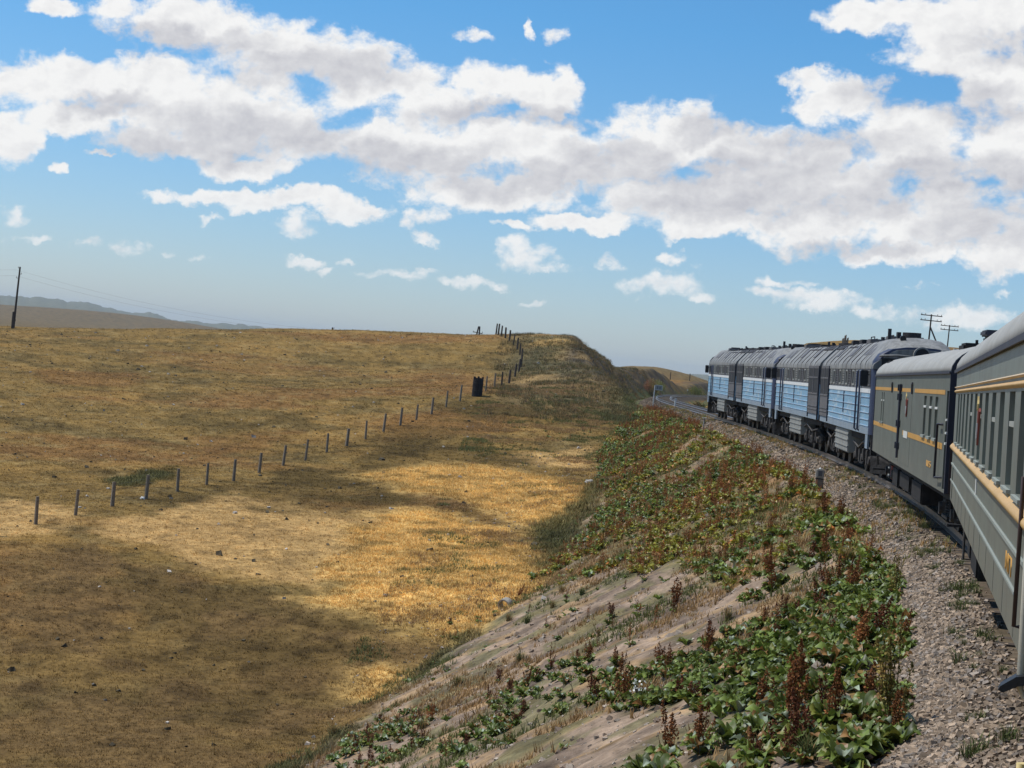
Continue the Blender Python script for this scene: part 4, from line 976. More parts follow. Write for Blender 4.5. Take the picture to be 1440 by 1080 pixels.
# ---- baggage coach
def baggage():
    s0, s1 = 36.693, 59.663; h = (s1-s0)/2; W, zb, ze, zt = 1.55, .99, 3.26, 3.93
    loc, rot = car_frame(s0, s1, 3.3); R = empty('baggage_coach', loc, rot)
    tag(R, 'dull green baggage coach with orange stripes and double loading door, behind the locomotives', 'railway coach')
    wl = [(8.25, .3), (7.4, .3), (-6.2, .62), (-7.55, .62), (-8.85, .62)]
    holes = [(c-w_/2, c+w_/2, 1.96, 2.79) for c, w_ in wl]+[(-h+.16, -h+.62, 1.05, 2.92)]
    b = wall(-h, h, W, zb, ze, holes); b.box(-h, h, -W+.09, W-.09, zb+.02, zb+.1); b.box(-h+.7, h-.06, -.7, -.65, zb+.1, ze); b.build('body', m_olive2, R)
    for ex in (-1, 1):
        e = MB(); x0, x1 = sorted((ex*h, ex*(h+.06))); pr = [(W+.02, zb)]+arc_roof(W+.02, ze, zt-.02)+[(-W-.02, zb)]; e.extrude(pr, x0, x1); en = e.build('end_wall', m_navy, R)  # near-black navy includes the shade this end stands in
        q = MB(); q.box(min(ex*(h+.061), ex*(h+.08)), max(ex*(h+.061), ex*(h+.08)), -1.5, 1.5, 1.0, 2.0); q.build('end_panel', m_brown, en)
        q = MB()
        for k in range(7):
            x = ex*(h+.09+k*.1); o_ = .09*(k % 2); x0, x1 = sorted((x, x+ex*.1))
            for sy in (1, -1): q.box(x0, x1, min(sy*.62, sy*(.82+o_)), max(sy*.62, sy*(.82+o_)), 1.05, 3.35)
            q.box(x0, x1, -.82-o_, .82+o_, 3.35, 3.5+o_)
        q.build('gangway_bellows', m_rubber, R)
        q = MB()
        for sy in (1, -1): q.tube([(ex*h, sy*.9, 1.0), (ex*(h+.5), sy*.9, 1.0)], .1, 10); q.cyl((ex*(h+.52), sy*.9, 1.0), (1, 0, 0), .22, .06, 16)
        q.tube([(ex*(h+.1), 1.35, .55), (ex*(h+.18), 1.38, 1.0)], .03, 8); q.box(min(ex*(h+.05), ex*(h+.3)), max(ex*(h+.05), ex*(h+.3)), 1.1, 1.5, .4, .45)
        q.build('buffer_beam', m_under, R)
    r = MB(); r.extrude(arc_roof(W+.025, ze+.003, zt), -h-.03, h+.03, sm=True); rf = r.build('roof', m_roof, R)
    g = MB(); belt(g, -h-.04, h+.04, W+.025, ze-.015, ze+.03, .02); g.build('gutter', m_navy, rf)
    v = MB(); v.box(-h+1.2, -h+1.9, .35, .8, 3.75, 4.02, .03); v.box(-h+1.1, -h+2.0, .3, .85, 4.02, 4.14, .03); v.build('roof_vent', m_navy, rf)
    v = MB(); v.box(-h+3.5, -h+4.5, .5, 1.0, 3.65, 3.93, .05); v.box(-h+3.6, -h+3.7, .7, .75, 3.9, 4.0); v.build('roof_vent', m_under, rf)
    v = MB(); v.box(h-1.4, h-.6, .85, 1.3, 3.5, 3.74, .05); v.build('roof_hatch', m_under, rf)
    for k in range(4):
        v = MB(); v.box(-4+k*3.2, -3.6+k*3.2, -.2, .2, zt-.03, zt+.1, .04); v.build('roof_vent', m_roof, rf)
    for z0, z1 in ((2.845, 2.935), (1.785, 1.905)):
        for x0, x1 in ((-10.5, -1.95) if z0 < 2 else (-10.5, -3.3), (-2.1, 1.1) if z0 > 2 else (-.62, -.3), (1.3, 3.6) if z0 > 2 else (1.35, h-.02), (4.3, h-.02) if z0 > 2 else (h-.019, h-.018)):
            if x1-x0 < .05: continue
            t_ = MB(); belt(t_, x0, x1, W, z0, z1, .007); t_.build('stripe', m_orange, R)
    for (c, w_) in wl:
        for sy in (1, -1):
            f = MB(); y0, y1 = sorted((sy*(W-.08), sy*(W-.045)))
            for a in ((c-w_/2, c-w_/2+.03, 1.96, 2.79), (c+w_/2-.03, c+w_/2, 1.96, 2.79), (c-w_/2+.03, c+w_/2-.03, 1.96, 1.99), (c-w_/2+.03, c+w_/2-.03, 2.76, 2.79)): f.box(a[0], a[1], y0, y1, a[2], a[3])
            fo = f.build('window', m_mould, R); o = c < -8
            p = MB(); p.box(c-w_/2+.031, c+w_/2-.031, sy*(W-.065)-.006, sy*(W-.065)+.006, 1.991, 2.52 if o else 2.759); p.build('pane', m_glass, fo)
            p = MB(); y0, y1 = sorted((sy*(W-.06), sy*(W+.012))); p.box(c-w_/2+.031, c+w_/2-.031, y0, y1, 2.54, 2.585); p.build('sash_bar', m_white, fo)
            p = MB(); y0, y1 = sorted((sy*(W+.001), sy*(W+.045))); p.box(c-w_/2-.06, c+w_/2+.06, y0, y1, 1.9, 1.955); p.build('sill', m_mould, fo)
    # double loading door: leaf edges, lock rods, hinges, brackets
    for x0, x1 in ((-2.6, .84), (.9, 4.2)):
        for sy in (1, -1): d = MB(); belt(d, x0, x1, W, 1.1, 3.02, .004, (sy,)); d.build('loading_door', m_olive2, R)
    d = MB(); d.tube([(.87, W+.03, 1.18), (.87, W+.035, 2.2), (.87, W+.03, 3.03)], .032, 8)
    for z in (1.5, 2.05, 2.72, 2.95): d.box(.62, 1.12, W+.005, W+.05, z-.03, z+.03); d.box(.58, .66, W+.005, W+.08, z-.09, z+.07); d.box(1.08, 1.16, W+.005, W+.08, z-.09, z+.07)
    d.build('lock_rod', m_navy, R)
    for x in (4.0, -2.7):
        d = MB(); d.tube([(x, W+.02, 2.8), (x, W+.03, 3.03), (x-.12, W+.03, 3.06)], .022, 6); d.build('door_hook', m_navy, R)
    pl = MB(); pl.box(-1.9, -.68, W+.009, W+.016, 1.74, 1.905); pl.build('notice_plate', m_white, R)
    emblem(R, -1.35, W, 2.63)
    text_mesh('coach_lettering', 'ШБ', .17, m_orange, R, (-7.25, W+.004, 1.335), (math.pi/2, 0, math.pi), 4.2)
    hr = MB(); hr.tube([(-9.95, W, 1.22), (-9.95, W+.07, 1.22), (-10.0, W+.07, 2.27), (-10.45, W+.07, 2.27), (-10.45, W, 2.27)], .024, 8); hr.tube([(-9.95, W+.07, 1.22), (-10.75, W+.07, 1.26), (-10.75, W, 1.26)], .02, 8); hr.build('grab_rail', m_navy, R)
    for sy in (1, -1):
        dr = MB(); y0, y1 = sorted((sy*(W-.07), sy*(W-.03))); dr.box(-h+.165, -h+.615, y0, y1, 1.06, 2.91); do = dr.build('door', m_navy, R)
        k = MB(); 
        for z in (1.9, 2.1, 2.35): k.box(-h+.25, -h+.45, min(sy*(W-.03), sy*(W+.02)), max(sy*(W-.03), sy*(W+.02)), z, z+.04)
        k.build('door_handle', m_white, do)
    u = MB()
    for sy in (1, -1): u.box(-h+.2, h-.2, sy*1.35-.05, sy*1.35+.05, zb-.14, zb+.015)
    u.box(-h+.3, h-.3, -.35, .35, .7, zb+.01); u.build('underframe', m_under, R)
    for x0, x1, z0 in ((-4.6, -2.0, .35), (-1.2, 1.8, .4), (2.6, 4.4, .32)):
        for sy in (1, -1): u = MB(); u.box(x0, x1, min(sy*.5, sy*1.4), max(sy*.5, sy*1.4), z0, zb-.15, .04); u.build('equipment_box', m_under, R)
    for ex in (-1, 1):
        bo = bogie(R, ex*8.45, (-1.2, 1.2))
        a = MB()                                                     # pale arched guard over the outer wheel
        for sy in (1, -1): a.tube([(ex*8.45-1.2+.56*math.cos(t_), sy*1.12, .475+.56*math.sin(t_)) for t_ in np.linspace(.5, 2.6, 9)], .028, 6)
        a.build('wheel_guard', m_gear, bo)
    sh = MB(); sh.box(7.75, 8.1, 1.12, 1.2, .3, .72, .03); sh.build('brake_shoe', m_pinkred, R)
    tp = MB()
    for z in (.55, .75, .95): tp.box(5.55, 5.75, 1.4, 1.43, z-.04, z)
    tp.build('step', m_white, R)
    return R
baggage()

# ---- diesel locomotives: four single sections coupled in two pairs; the cab end is -x
m_blue = M_paint('sky blue paint', (.2, .4, .56), (.2, .22, .24), .4, .42, fade=(.46, .56, .6))
m_rib = M_paint('sunlit blue rib paint', (.42, .55, .68), (.2, .24, .28), .4, .45)  # paler than the body: light on the rib tops put into the colour
m_sill = M_paint('pale blue grey sill', (.26, .33, .39), (.12, .12, .12), .5, .5)
m_band = M_paint('grey upper band', (.15, .145, .15), (.08, .075, .07), .5, .55)
m_lwhite = M_paint('white line paint', (.72, .74, .73), (.4, .4, .38), .35, .5)
m_grille = M_plain('radiator mesh', (.03, .03, .032), .7, .2, .4, 30., .01)
m_panel = M_paint('dark grey panel', (.12, .115, .12), (.07, .065, .06), .5, .5)
m_lroof = M_paint('locomotive roof paint', (.28, .28, .265), (.06, .058, .055), .8, .55)
m_dblue = M_paint('deep blue paint', (.03, .045, .095), (.03, .03, .05), .4, .45)
m_box = M_paint('pale grey box paint', (.3, .305, .28), (.13, .125, .11), .55, .55)
m_lroof2 = M_plain('sooty roof gear', (.03, .028, .03), .8, 0, .5, 8., .02)
ROOF = [(1.5, 3.49), (1.498, 3.62), (1.47, 3.72), (1.36, 3.86), (1.14, 4.1), (.92, 4.33), (.78, 4.43), (.45, 4.48), (0, 4.5)]
ROOF = ROOF+[(-y, z) for y, z in ROOF[-2::-1]]
def roof_y(z): return float(np.interp(z, [p[1] for p in ROOF[:9]], [p[0] for p in ROOF[:9]]))
def locomotive():
    R = empty('diesel_locomotive'); W = 1.475; xj, xc = 8.49, -8.49
    b = MB(); b.box(xc+.25, xj, -W, W, 1.42, 2.85); b.build('body', m_blue, R)
    s_ = MB(); belt(s_, xc+.2, xj, W, 1.395, 1.615, .012); s_.build('sill', m_sill, R)
    s_ = MB(); belt(s_, xc+.2, 5.28, W, 2.715, 2.852, .014); s_.build('white_stripe', m_lwhite, R)
    pass
    rb = MB()
    for z in (2.585, 2.3, 2.085, 1.865, 1.665):
        for x0, x1 in ((-4.75, -.45), (-.28, 5.15), (-8.15, -5.75)): belt(rb, x0, x1, W, z-.011, z+.011, .022)
    rb.build('side_ribs', m_rib, R)
    u = MB(); u.box(xc+.25, xj, -W+.012, W-.012, 2.85, 3.5); u.build('upper_side', m_band, R)
    # window and louvre strip
    for i, x in enumerate((4.6, 3.5, 2.4, 1.3, .2, -.9, -2., -3.1, -4.2)):
        for sy in (1, -1):
            y0, y1 = sorted((sy*(W-.012), sy*(W+.02)))
            if i % 2 == 0:
                f = MB()
                for a in ((x-.4, x-.34, 2.93, 3.46), (x+.34, x+.4, 2.93, 3.46), (x-.34, x+.34, 2.93, 2.97), (x-.34, x+.34, 3.42, 3.46)): f.box(a[0], a[1], y0, y1, a[2], a[3])
                for k in range(5): f.box(x-.34, x+.34, min(sy*(W-.012), sy*(W+.012)), max(sy*(W-.012), sy*(W+.012)), 2.99+k*.09, 3.03+k*.09)
                f.build('louvre', m_panel if i % 4 else m_box, R)
            else:
                f = MB()
                for a in ((x-.36, x-.27, 2.93, 3.46), (x+.27, x+.36, 2.93, 3.46), (x-.27, x+.27, 2.93, 2.99), (x-.27, x+.27, 3.4, 3.46)): f.box(a[0], a[1], y0, y1, a[2], a[3])
                fo = f.build('window', m_box, R)
                p = MB(); y0, y1 = sorted((sy*(W-.011), sy*(W-.003))); p.box(x-.27, x+.27, y0, y1, 2.99, 3.4); p.build('pane', m_dark, fo)
    # radiator doors at the inner end
    for sy in (1, -1):
        y0, y1 = sorted((sy*(W+.001), sy*(W+.05))); d = MB(); d.box(5.3, 8.42, y0, y1, 1.63, 3.6); dd = d.build('radiator_door', m_panel, R)
        y0, y1 = sorted((sy*(W+.051), sy*(W+.056))); g = MB()
        for xa, xb in ((5.42, 6.78), (6.94, 8.3)):
            for za, zc in ((2.5, 3.08), (3.16, 3.5)): g.box(xa, xb, y0, y1, za, zc)
        g.build('grille', m_grille, dd)
        y0, y1 = sorted((sy*(W+.051), sy*(W+.075))); g = MB(); g.box(6.82, 6.9, y0, y1, 2.46, 3.54); g.box(5.36, 8.36, y0, y1, 3.1, 3.14); g.box(5.36, 8.36, y0, y1, 2.43, 2.47); g.box(5.36, 8.36, y0, y1, 1.93, 1.95); g.box(5.36, 8.36, y0, y1, 1.8, 1.82); g.build('door_frame', m_band, dd)
        g = MB(); y0, y1 = sorted((sy*(W+.001), sy*(W+.06))); g.box(8.43, 8.49, y0, y1, 1.4, 3.6); g.build('end_post', m_navy, R); g = MB(); g.box(5.22, 5.29, y0, y1, 1.45, 3.6); g.build('end_post', m_navy, R)
        g = MB(); y0, y1 = sorted((sy*(W+.001), sy*(W+.03))); g.box(-.42, -.3, y0, y1, 1.95, 2.7); g.build('pillar', m_dblue, R)
        # cab door, its rails and steps
        g = MB(); y0, y1 = sorted((sy*(W+.001), sy*(W+.012))); g.box(-5.65, -4.9, y0, y1, 1.45, 3.46); do = g.build('cab_door', m_panel if False else m_sill, R)
        g = MB(); y0, y1 = sorted((sy*(W+.0125), sy*(W+.02))); g.box(-5.5, -5.05, y0, y1, 2.85, 3.35); g.build('pane', m_dark, do)
        for x in (-4.82, -5.72):
            g = MB(); g.tube([(x, sy*W, 1.45), (x, sy*(W+.07), 1.5), (x, sy*(W+.07), 3.4), (x, sy*W, 3.45)], .03, 8); g.build('grab_rail', m_dblue, R)
        f = MB(); y0, y1 = sorted((sy*(W-.011), sy*(W+.02)))
        for a in ((-8.05, -7.97, 2.95, 3.46), (-6.2, -6.12, 2.95, 3.46), (-7.97, -6.2, 2.95, 2.99), (-7.97, -6.2, 3.42, 3.46)): f.box(a[0], a[1], y0, y1, a[2], a[3])
        fo = f.build('cab_window', m_band, R); p = MB(); y0, y1 = sorted((sy*(W-.011), sy*(W-.002))); p.box(-7.97, -6.2, y0, y1, 2.99, 3.42); p.build('pane', m_dark, fo)
        mi = MB(); mi.box(-7.93, -7.87, min(sy*(W+.06), sy*(W+.3)), max(sy*(W+.06), sy*(W+.3)), 2.93, 3.44, .02); mi.tube([(-7.9, sy*W, 3.3), (-7.9, sy*(W+.1), 3.3)], .015, 6); mi.build('mirror', m_rubber, R)
        g = MB(); y0, y1 = sorted((sy*(W-.06), sy*(W+.005))); g.box(-8.2, -7.55, y0, y1, .95, 1.394); g.build('steps', m_sill, R)
        # pale ribbed tank and battery box
        g = MB(); y0, y1 = sorted((sy*.2, sy*1.42)); g.box(-1.93, 2.5, y0, y1, .56, 1.38, .04)
        for z in (.78, 1.0, 1.2): g.box(-1.95, 2.52, min(sy*1.4, sy*1.445), max(sy*1.4, sy*1.445), z-.02, z+.02)
        g.build('fuel_tank', m_box, R)
    # rounded cab face
    f = MB(); rows = []
    for x, k in ((xc+.25, 1.), (xc+.08, .99), (xc-.04, .96), (xc-.1, .9)):
        rows.append([(x, y*k, 1.4+(z-1.4)*1.) for y, z in [(W+.012, 1.4), (W+.012, 3.5), (1.46, 3.74), (1.3, 3.98), (1.0, 4.14), (.5, 4.22), (0, 4.24), (-.5, 4.22), (-1.0, 4.14), (-1.3, 3.98), (-1.46, 3.74), (-W-.012, 3.5), (-W-.012, 1.4)]])
    f.strip(rows); f.add(rows[-1], [tuple(range(13))]); cf = f.build('cab_front', m_dblue, R)  # far darker than the sky blue sides: shade put into the face colour
    for y in (.72, -.72):
        g = MB(); g.box(xc-.125, xc-.101, y-.5, y+.5, 3.05, 3.85, .01); g.build('windscreen', m_dark, cf)
        g = MB(); g.tube([(xc-.1, y-.56, 3.9), (xc-.24, y-.52, 3.92), (xc-.26, y, 3.95), (xc-.24, y+.52, 3.92), (xc-.1, y+.56, 3.9)], .03, 8); g.build('window_visor', m_lroof, cf)
    g = MB(); g.cyl((xc-.16, 0, 3.98), (1, 0, 0), .27, .3, 20); g.build('headlight', m_lroof, cf)
    g = MB(); g.cyl((xc-.2, .0, 3.98), (1, 0, 0), .22, .24, 20); g.build('lens', m_dark, cf)
    for y in (1.05, -1.05):
        g = MB(); g.cyl((xc-.14, y, 1.75), (1, 0, 0), .16, .1, 16); g.build('marker_lamp', m_white, cf)
    g = MB(); g.box(xc-.125, xc-.101, -1.35, 1.35, 2.5, 2.62); g.build('front_stripe', m_lwhite, cf)
    # roof: a long skin with dark seams, a domed cab end, sooty gear along the ridge
    r = MB(); n = len(ROOF); xs = [xj, 6, 3, 0, -3, -6.6, -7.3, -7.8, -8.2, -8.45, -8.6]; fz = [1, 1, 1, 1, 1, 1.06, 1.06, 1.0, .88, .76, .66]
    rows = [[(x, y*(1 if k > .9 else .985), 3.49+(z-3.49)*k) for y, z in ROOF] for x, k in zip(xs, fz)]
    r.strip(rows); r.add(rows[0], [tuple(range(n))]); r.add(rows[-1], [tuple(range(n))]); rf = r.build('roof', m_lroof, R)
    for x in (6.85, 5.25, 3.6, 2.1, .6, -.9, -2.4, -3.9, -5.3, -6.7):
        g = MB(); pr = [(y*1.012, z+.014) for y, z in ROOF]; g.strip([[(x-.02, y, z-.03) for y, z in pr], [(x-.02, y, z) for y, z in pr], [(x+.02, y, z) for y, z in pr], [(x+.02, y, z-.03) for y, z in pr]], False); g.build('roof_seam', m_lroof2, rf)
    for xa, xb, y0, zt_, mt in ((5.6, 8.2, .98, 4.53, m_lroof2), (.9, 4.0, .95, 4.52, m_lroof2), (-3.9, -1.9, .85, 4.53, m_lroof2)):
        g = MB(); g.extrude([(y0, 4.2), (y0+.02, 4.3), (.72, zt_-.06), (.4, zt_), (-.4, zt_), (-.72, zt_-.06), (-y0-.02, 4.3), (-y0, 4.2)], xa, xb); g.build('roof_grille', mt, rf)
    for xa, xb in ((4.45, 5.05), (-.3, .5), (-4.95, -4.3), (-6.2, -5.5)):
        for sy in (1, -1):
            g = MB(); zs = (3.95, 4.33); pts_ = [(xa, sy*(roof_y(zs[0])+.02), zs[0]+.015), (xb, sy*(roof_y(zs[0])+.02), zs[0]+.015), (xb, sy*(roof_y(zs[1])+.02), zs[1]+.015), (xa, sy*(roof_y(zs[1])+.02), zs[1]+.015)]
            g.add(pts_+[(a, b_*.97, c-.04) for a, b_, c in pts_], [(0, 1, 2, 3), (7, 6, 5, 4), (0, 4, 5, 1), (1, 5, 6, 2), (2, 6, 7, 3), (3, 7, 4, 0)]); g.build('roof_hatch', m_panel, rf)
    for x in (6.3, 7.5):
        g = MB(); g.cyl((x, 0, 4.56), (0, 0, 1), .5, .08, 24); g.build('roof_fan', m_lroof2, rf)
    for xa, xb, ya, yb, zz in ((4.5, 5.1, .2, .75, 4.62), (.1, .6, -.5, .5, 4.6), (-1.6, -.4, .35, .8, 4.58), (-4.9, -4.1, -.6, .6, 4.64), (2.0, 2.9, .3, .7, 4.62), (6.1, 6.6, .1, .5, 4.6)):
        g = MB(); g.box(xa, xb, ya, yb, 4.4, zz, .03); g.build('roof_box', m_lroof2 if xa > 0 else m_panel, rf)
    for x, y in ((-1.0, .3), (-4.6, .1), (2.4, -.2)):
        g = MB(); g.tube([(x, y, 4.45), (x, y, 4.68)], .07, 8); g.tube([(x-.5, y+.35, 4.42), (x-.5, y+.35, 4.66), (x+.5, y+.35, 4.66), (x+.5, y+.35, 4.42)], .02, 6); g.build('exhaust', m_lroof2, rf)
    g = MB(); g.cyl((-6.9, .1, 4.66), (0, 0, 1), .3, .14, 20); g.build('horn_housing', m_lroof2, rf)
    g = MB(); g.box(-7.35, -7.05, .5, .62, 4.5, 4.72); g.tube([(-6.0, .7, 4.4), (-6.0, .7, 4.85)], .06, 8); g.tube([(-7.5, .5, 4.55), (-7.9, .5, 4.5)], [.06, .1], 10); g.build('horn', m_rubber, rf)
    # running gear
    u = MB(); u.box(xc+.1, xj-.02, -1.3, 1.3, 1.15, 1.39); u.box(xc-.1, xc+.1, -1.4, 1.4, .75, 1.39); u.box(xc-.5, xc-.1, -.2, .2, .85, 1.15); u.box(xj, xj+.35, -.2, .2, .85, 1.15); u.build('underframe', m_under, R)
    pl_ = MB(); pl_.add([(xc-.15, -1.4, .2), (xc-.55, 0, .2), (xc-.15, 1.4, .2), (xc-.1, -1.4, .75), (xc-.35, 0, .75), (xc-.1, 1.4, .75)], [(0, 1, 4, 3), (1, 2, 5, 4), (0, 3, 5, 2)]); pl_.build('rail_guard', m_gear, R)
    for ex in (-1, 1):
        bo = bogie(R, ex*4.75, (-2.1, 0, 2.1), .525, 1.02)
        g = MB()
        for sy in (1, -1):
            g.tube([(ex*4.75-2.6, sy*1.25, .9), (ex*4.75-1., sy*1.3, 1.1), (ex*4.75+.6, sy*1.28, .85), (ex*4.75+2.5, sy*1.25, 1.0)], .035, 6)
            for k in range(4): g.box(ex*4.75-1.75+k*1.05, ex*4.75-1.5+k*1.05, sy*1.2-.05, sy*1.2+.08, .35+.12*(k % 2), .85, .02)
        g.build('brake_gear', m_gear, bo)
    b = MB(); b.box(xj+.001, xj+.35, -.75, .75, 1.5, 3.3, .05); b.build('gangway_bellows', m_rubber, R)
    return R
def copy_tree(o, parent=None):
    c = o.copy(); COL.objects.link(c); c.parent = parent
    for ch in list(o.children): copy_tree(ch, c)
    return c
LOCO = locomotive()
LABELS = ['blue and grey diesel locomotive whose domed cab faces back over the baggage coach roof',
          'blue and grey locomotive, third section from the front of the train',
          'blue and grey locomotive, second section from the front of the train',
          'blue and grey locomotive at the head of the train, farthest away']
s = 61.626
for i in range(4):
    loc, rot = car_frame(s, s+16.98, 4.2); o = LOCO if i == 0 else copy_tree(LOCO)
    o.location = loc; e = Euler(rot)
    if i % 2: e = (e.to_matrix() @ Matrix.Rotation(math.pi, 3, 'Z')).to_euler()
    o.rotation_euler = e; tag(o, LABELS[i], 'locomotive')
    s += 16.98+(.8 if i % 2 == 0 else 1.2)
# ---------------------------------------------------------------- fence, poles, signs and small things
m_post = M_plain('weathered concrete post', (.225, .185, .14), .9, 0, .35, 9., .01, .2)
m_wood = M_plain('old dark timber', (.075, .06, .05), .9, 0, .5, 6., .015, .2, (4, 4, .5))
m_tar = M_plain('tarred timber', (.02, .017, .018), .85, 0, .5, 6., .02, .3, (5, 5, .5))
m_wire = M_plain('fence wire', (.13, .12, .11), .6, .6, .2)
m_wpost = M_plain('whitewashed post', (.55, .55, .52), .7, 0, .2)
m_lime = M_plain('pale stone', (.38, .35, .3), .9, 0, .4, 5., .03, .2)
m_bush = M_tint('bush leaves', .7, .3, 9., .2, trans=.2)

FP = []
for n in range(21): D_ = 89.5*(1+.04285*n); u_ = (50+61.1*n)/(1+.04285*n); FP.append((u_, D_))
fx = []
for u_, D_ in FP: fx.append(((u_-720)/F_PX*D_*1.0, D_))
xy0 = np.array([-21.37, 89.37]); xy1 = np.array([-2.21, 166.18]); FXY = [xy0+(xy1-xy0)*k/20 for k in range(-4, 21)]
FXY += [np.array(p) for p in [(-1.55, 172.2), (-.95, 177.6), (-.3, 182.6), (.2, 187.3), (.55, 191.8), (.72, 196.), (.72, 200.), (.5, 204.), (.15, 207.8), (-.3, 211.3), (-.8, 214.8), (-1.3, 218.2), (-1.8, 221.6), (-2.2, 225), (-2.5, 228.4)]]
ROWS = []
FN = empty('fence', (float(FXY[4][0]), float(FXY[4][1]), H1(*FXY[4])))
tag(FN, 'long row of concrete fence posts crossing the steppe up to the hill crest', 'fence')
for i, p in enumerate(FXY):
    z = H1(p[0], p[1]); hh = random.uniform(1.2, 1.36); wd = random.uniform(.115, .15)
    mb = MB(); mb.tube([(0, 0, -.25), (0, 0, hh*.5), (0, 0, hh)], [wd*.8, wd*.75, wd*.68], 4)
    o = mb.build('post', m_post if i < 26 else m_wood, FN); o.location = Vector((p[0], p[1], z))-FN.location
    o.rotation_euler = (random.uniform(-.05, .05), random.uniform(-.04, .05), random.uniform(0, 1.5)); ROWS.append((p[0], p[1], z))
mb = MB()
for hgt in (.25, .5, .8, 1.1):
    for a, b in zip(ROWS[:-1], ROWS[1:]):
        A, B = Vector((a[0], a[1], a[2]+hgt+.02))-FN.location, Vector((b[0], b[1], b[2]+hgt))-FN.location; sag = random.uniform(.01, .1)
        mb.tube([A, (A+B)/2-Vector((0, 0, sag)), B], .0035, 4, False)
mb.build('wire', m_wire, FN)
F2 = [np.array([23.+4.15*k, 378.+3*k]) for k in range(14)]
FN2 = empty('fence', (float(F2[0][0]), float(F2[0][1]), H1(*F2[0]))); tag(FN2, 'far row of dark fence posts on the low ridge beyond the track bend', 'fence')
for p in F2:
    mb = MB(); mb.tube([(0, 0, -.2), (0, 0, 1.5)], [.1, .085], 4); o = mb.build('post', m_wood, FN2); o.location = Vector((p[0], p[1], H1(p[0], p[1])))-FN2.location
mb = MB()
for a, b in zip(F2[:-1], F2[1:]):
    for hgt in (.5, 1.1): mb.tube([Vector((a[0], a[1], H1(*a)+hgt))-FN2.location, Vector((b[0], b[1], H1(*b)+hgt))-FN2.location], .006, 4, False)
mb.build('wire', m_wire, FN2)

def pole(name, x, y, h, label, lean=(0, 0), arms=(), aw=2.4, ax=0., r=.12, strut=0, knobs=(), footing=0, z=None):
    R = empty(name, (x, y, H1(x, y) if z is None else z)); tag(R, label, 'utility pole'); tx, ty = lean
    mb = MB(); mb.tube([(tx*k*h/5, ty*k*h/5, h*k/5-(.5 if k == 0 else 0)) for k in range(6)], [r*(1-.07*k) for k in range(6)], 8); p = mb.build('pole', m_wood, R)
    c, sn = math.cos(ax), math.sin(ax)
    for z_ in arms:
        mb = MB(); cx, cy = tx*z_, ty*z_; mb.tube([(cx-c*aw/2, cy-sn*aw/2-.1, z_), (cx+c*aw/2, cy+sn*aw/2-.1, z_)], .055, 4); a = mb.build('crossarm', m_wood, R)
        for t_ in (-.46, -.28, .28, .46):
            k = MB(); k.tube([(cx+c*aw*t_, cy+sn*aw*t_-.1, z_+.05), (cx+c*aw*t_, cy+sn*aw*t_-.1, z_+.2)], [.03, .045], 6); k.build('insulator', m_post, a)
    for z_, dx in knobs:
        k = MB(); k.tube([(tx*z_, ty*z_, z_), (tx*z_+dx, ty*z_, z_+.05), (tx*z_+dx, ty*z_, z_+.2)], [.03, .03, .05], 6); k.build('insulator', m_post, R)
    if strut:
        mb = MB(); mb.tube([(tx*h*.82, 0, h*.82), (strut, .3, -.4)], .09, 7); mb.build('strut', m_wood, R)
    if footing:
        mb = MB(); mb.box(-.26, .0, -.12, .12, -.3, footing, .02); mb.tube([(0, 0, .9), (0, 0, 1.1)], .2, 8); mb.build('footing', m_wood, R)
    return R
pole('utility_pole', -59.9, 229.6, 7.4, 'leaning bare pole with small insulators standing alone at the far left of the skyline', (.01, 0), r=.15, knobs=((7.2, -.2), (6.5, .25), (6.0, -.3)), footing=2.)
pole('utility_pole', -24.9, 260., 6.6, 'pole mostly hidden behind the crest, only its top showing left of the middle', r=.15, knobs=((6.4, .2), (5.8, -.2)), z=-2.3)
R = empty('pole_frame', (-4.9, 238.5, 5.1)); tag(R, 'dark poles joined like an A with a cross bar on the crest', 'utility pole')
for sx_ in (-1, 1):
    mb = MB(); mb.tube([(.3*sx_, 0, -1.5), (.07*sx_+.12, 0, 1.02)], [.1, .085], 8); mb.build('pole', m_wood, R)
mb = MB(); mb.tube([(-.58, -.12, .33), (.62, -.12, .2)], .05, 5); mb.build('crossarm', m_wood, R)
for x_ in (-.54, .58):
    mb = MB(); mb.tube([(x_, -.12, .25), (x_, -.12, .45)], [.03, .045], 6); mb.build('insulator', m_post, R)
mb = MB(); mb.box(-.02, .26, -.09, .09, .96, 1.08, .02); mb.build('cap', m_wood, R)
def px_at(u, v, D): return np.array([0, 0, HC])+(FW+RT*(u-720)/F_PX+UP*(540-v)/F_PX)*D
T1 = px_at(1310, 442, 225); T2 = px_at(1335.5, 457, 268)
pole('telegraph_pole', T1[0], T1[1], 8.2, 'taller telegraph pole with two cross arms and a slanting strut above the locomotive cab', (.0, 0), (8.05, 7.45), 2.5, -.05, .13, 3.85, z=T1[2]-8.2)
pole('telegraph_pole', T2[0], T2[1], 8.2, 'telegraph pole with two cross arms, right of the strutted one', (.0, 0), (8.05, 7.5), 2.5, -.05, .12, z=T2[2]-8.2)
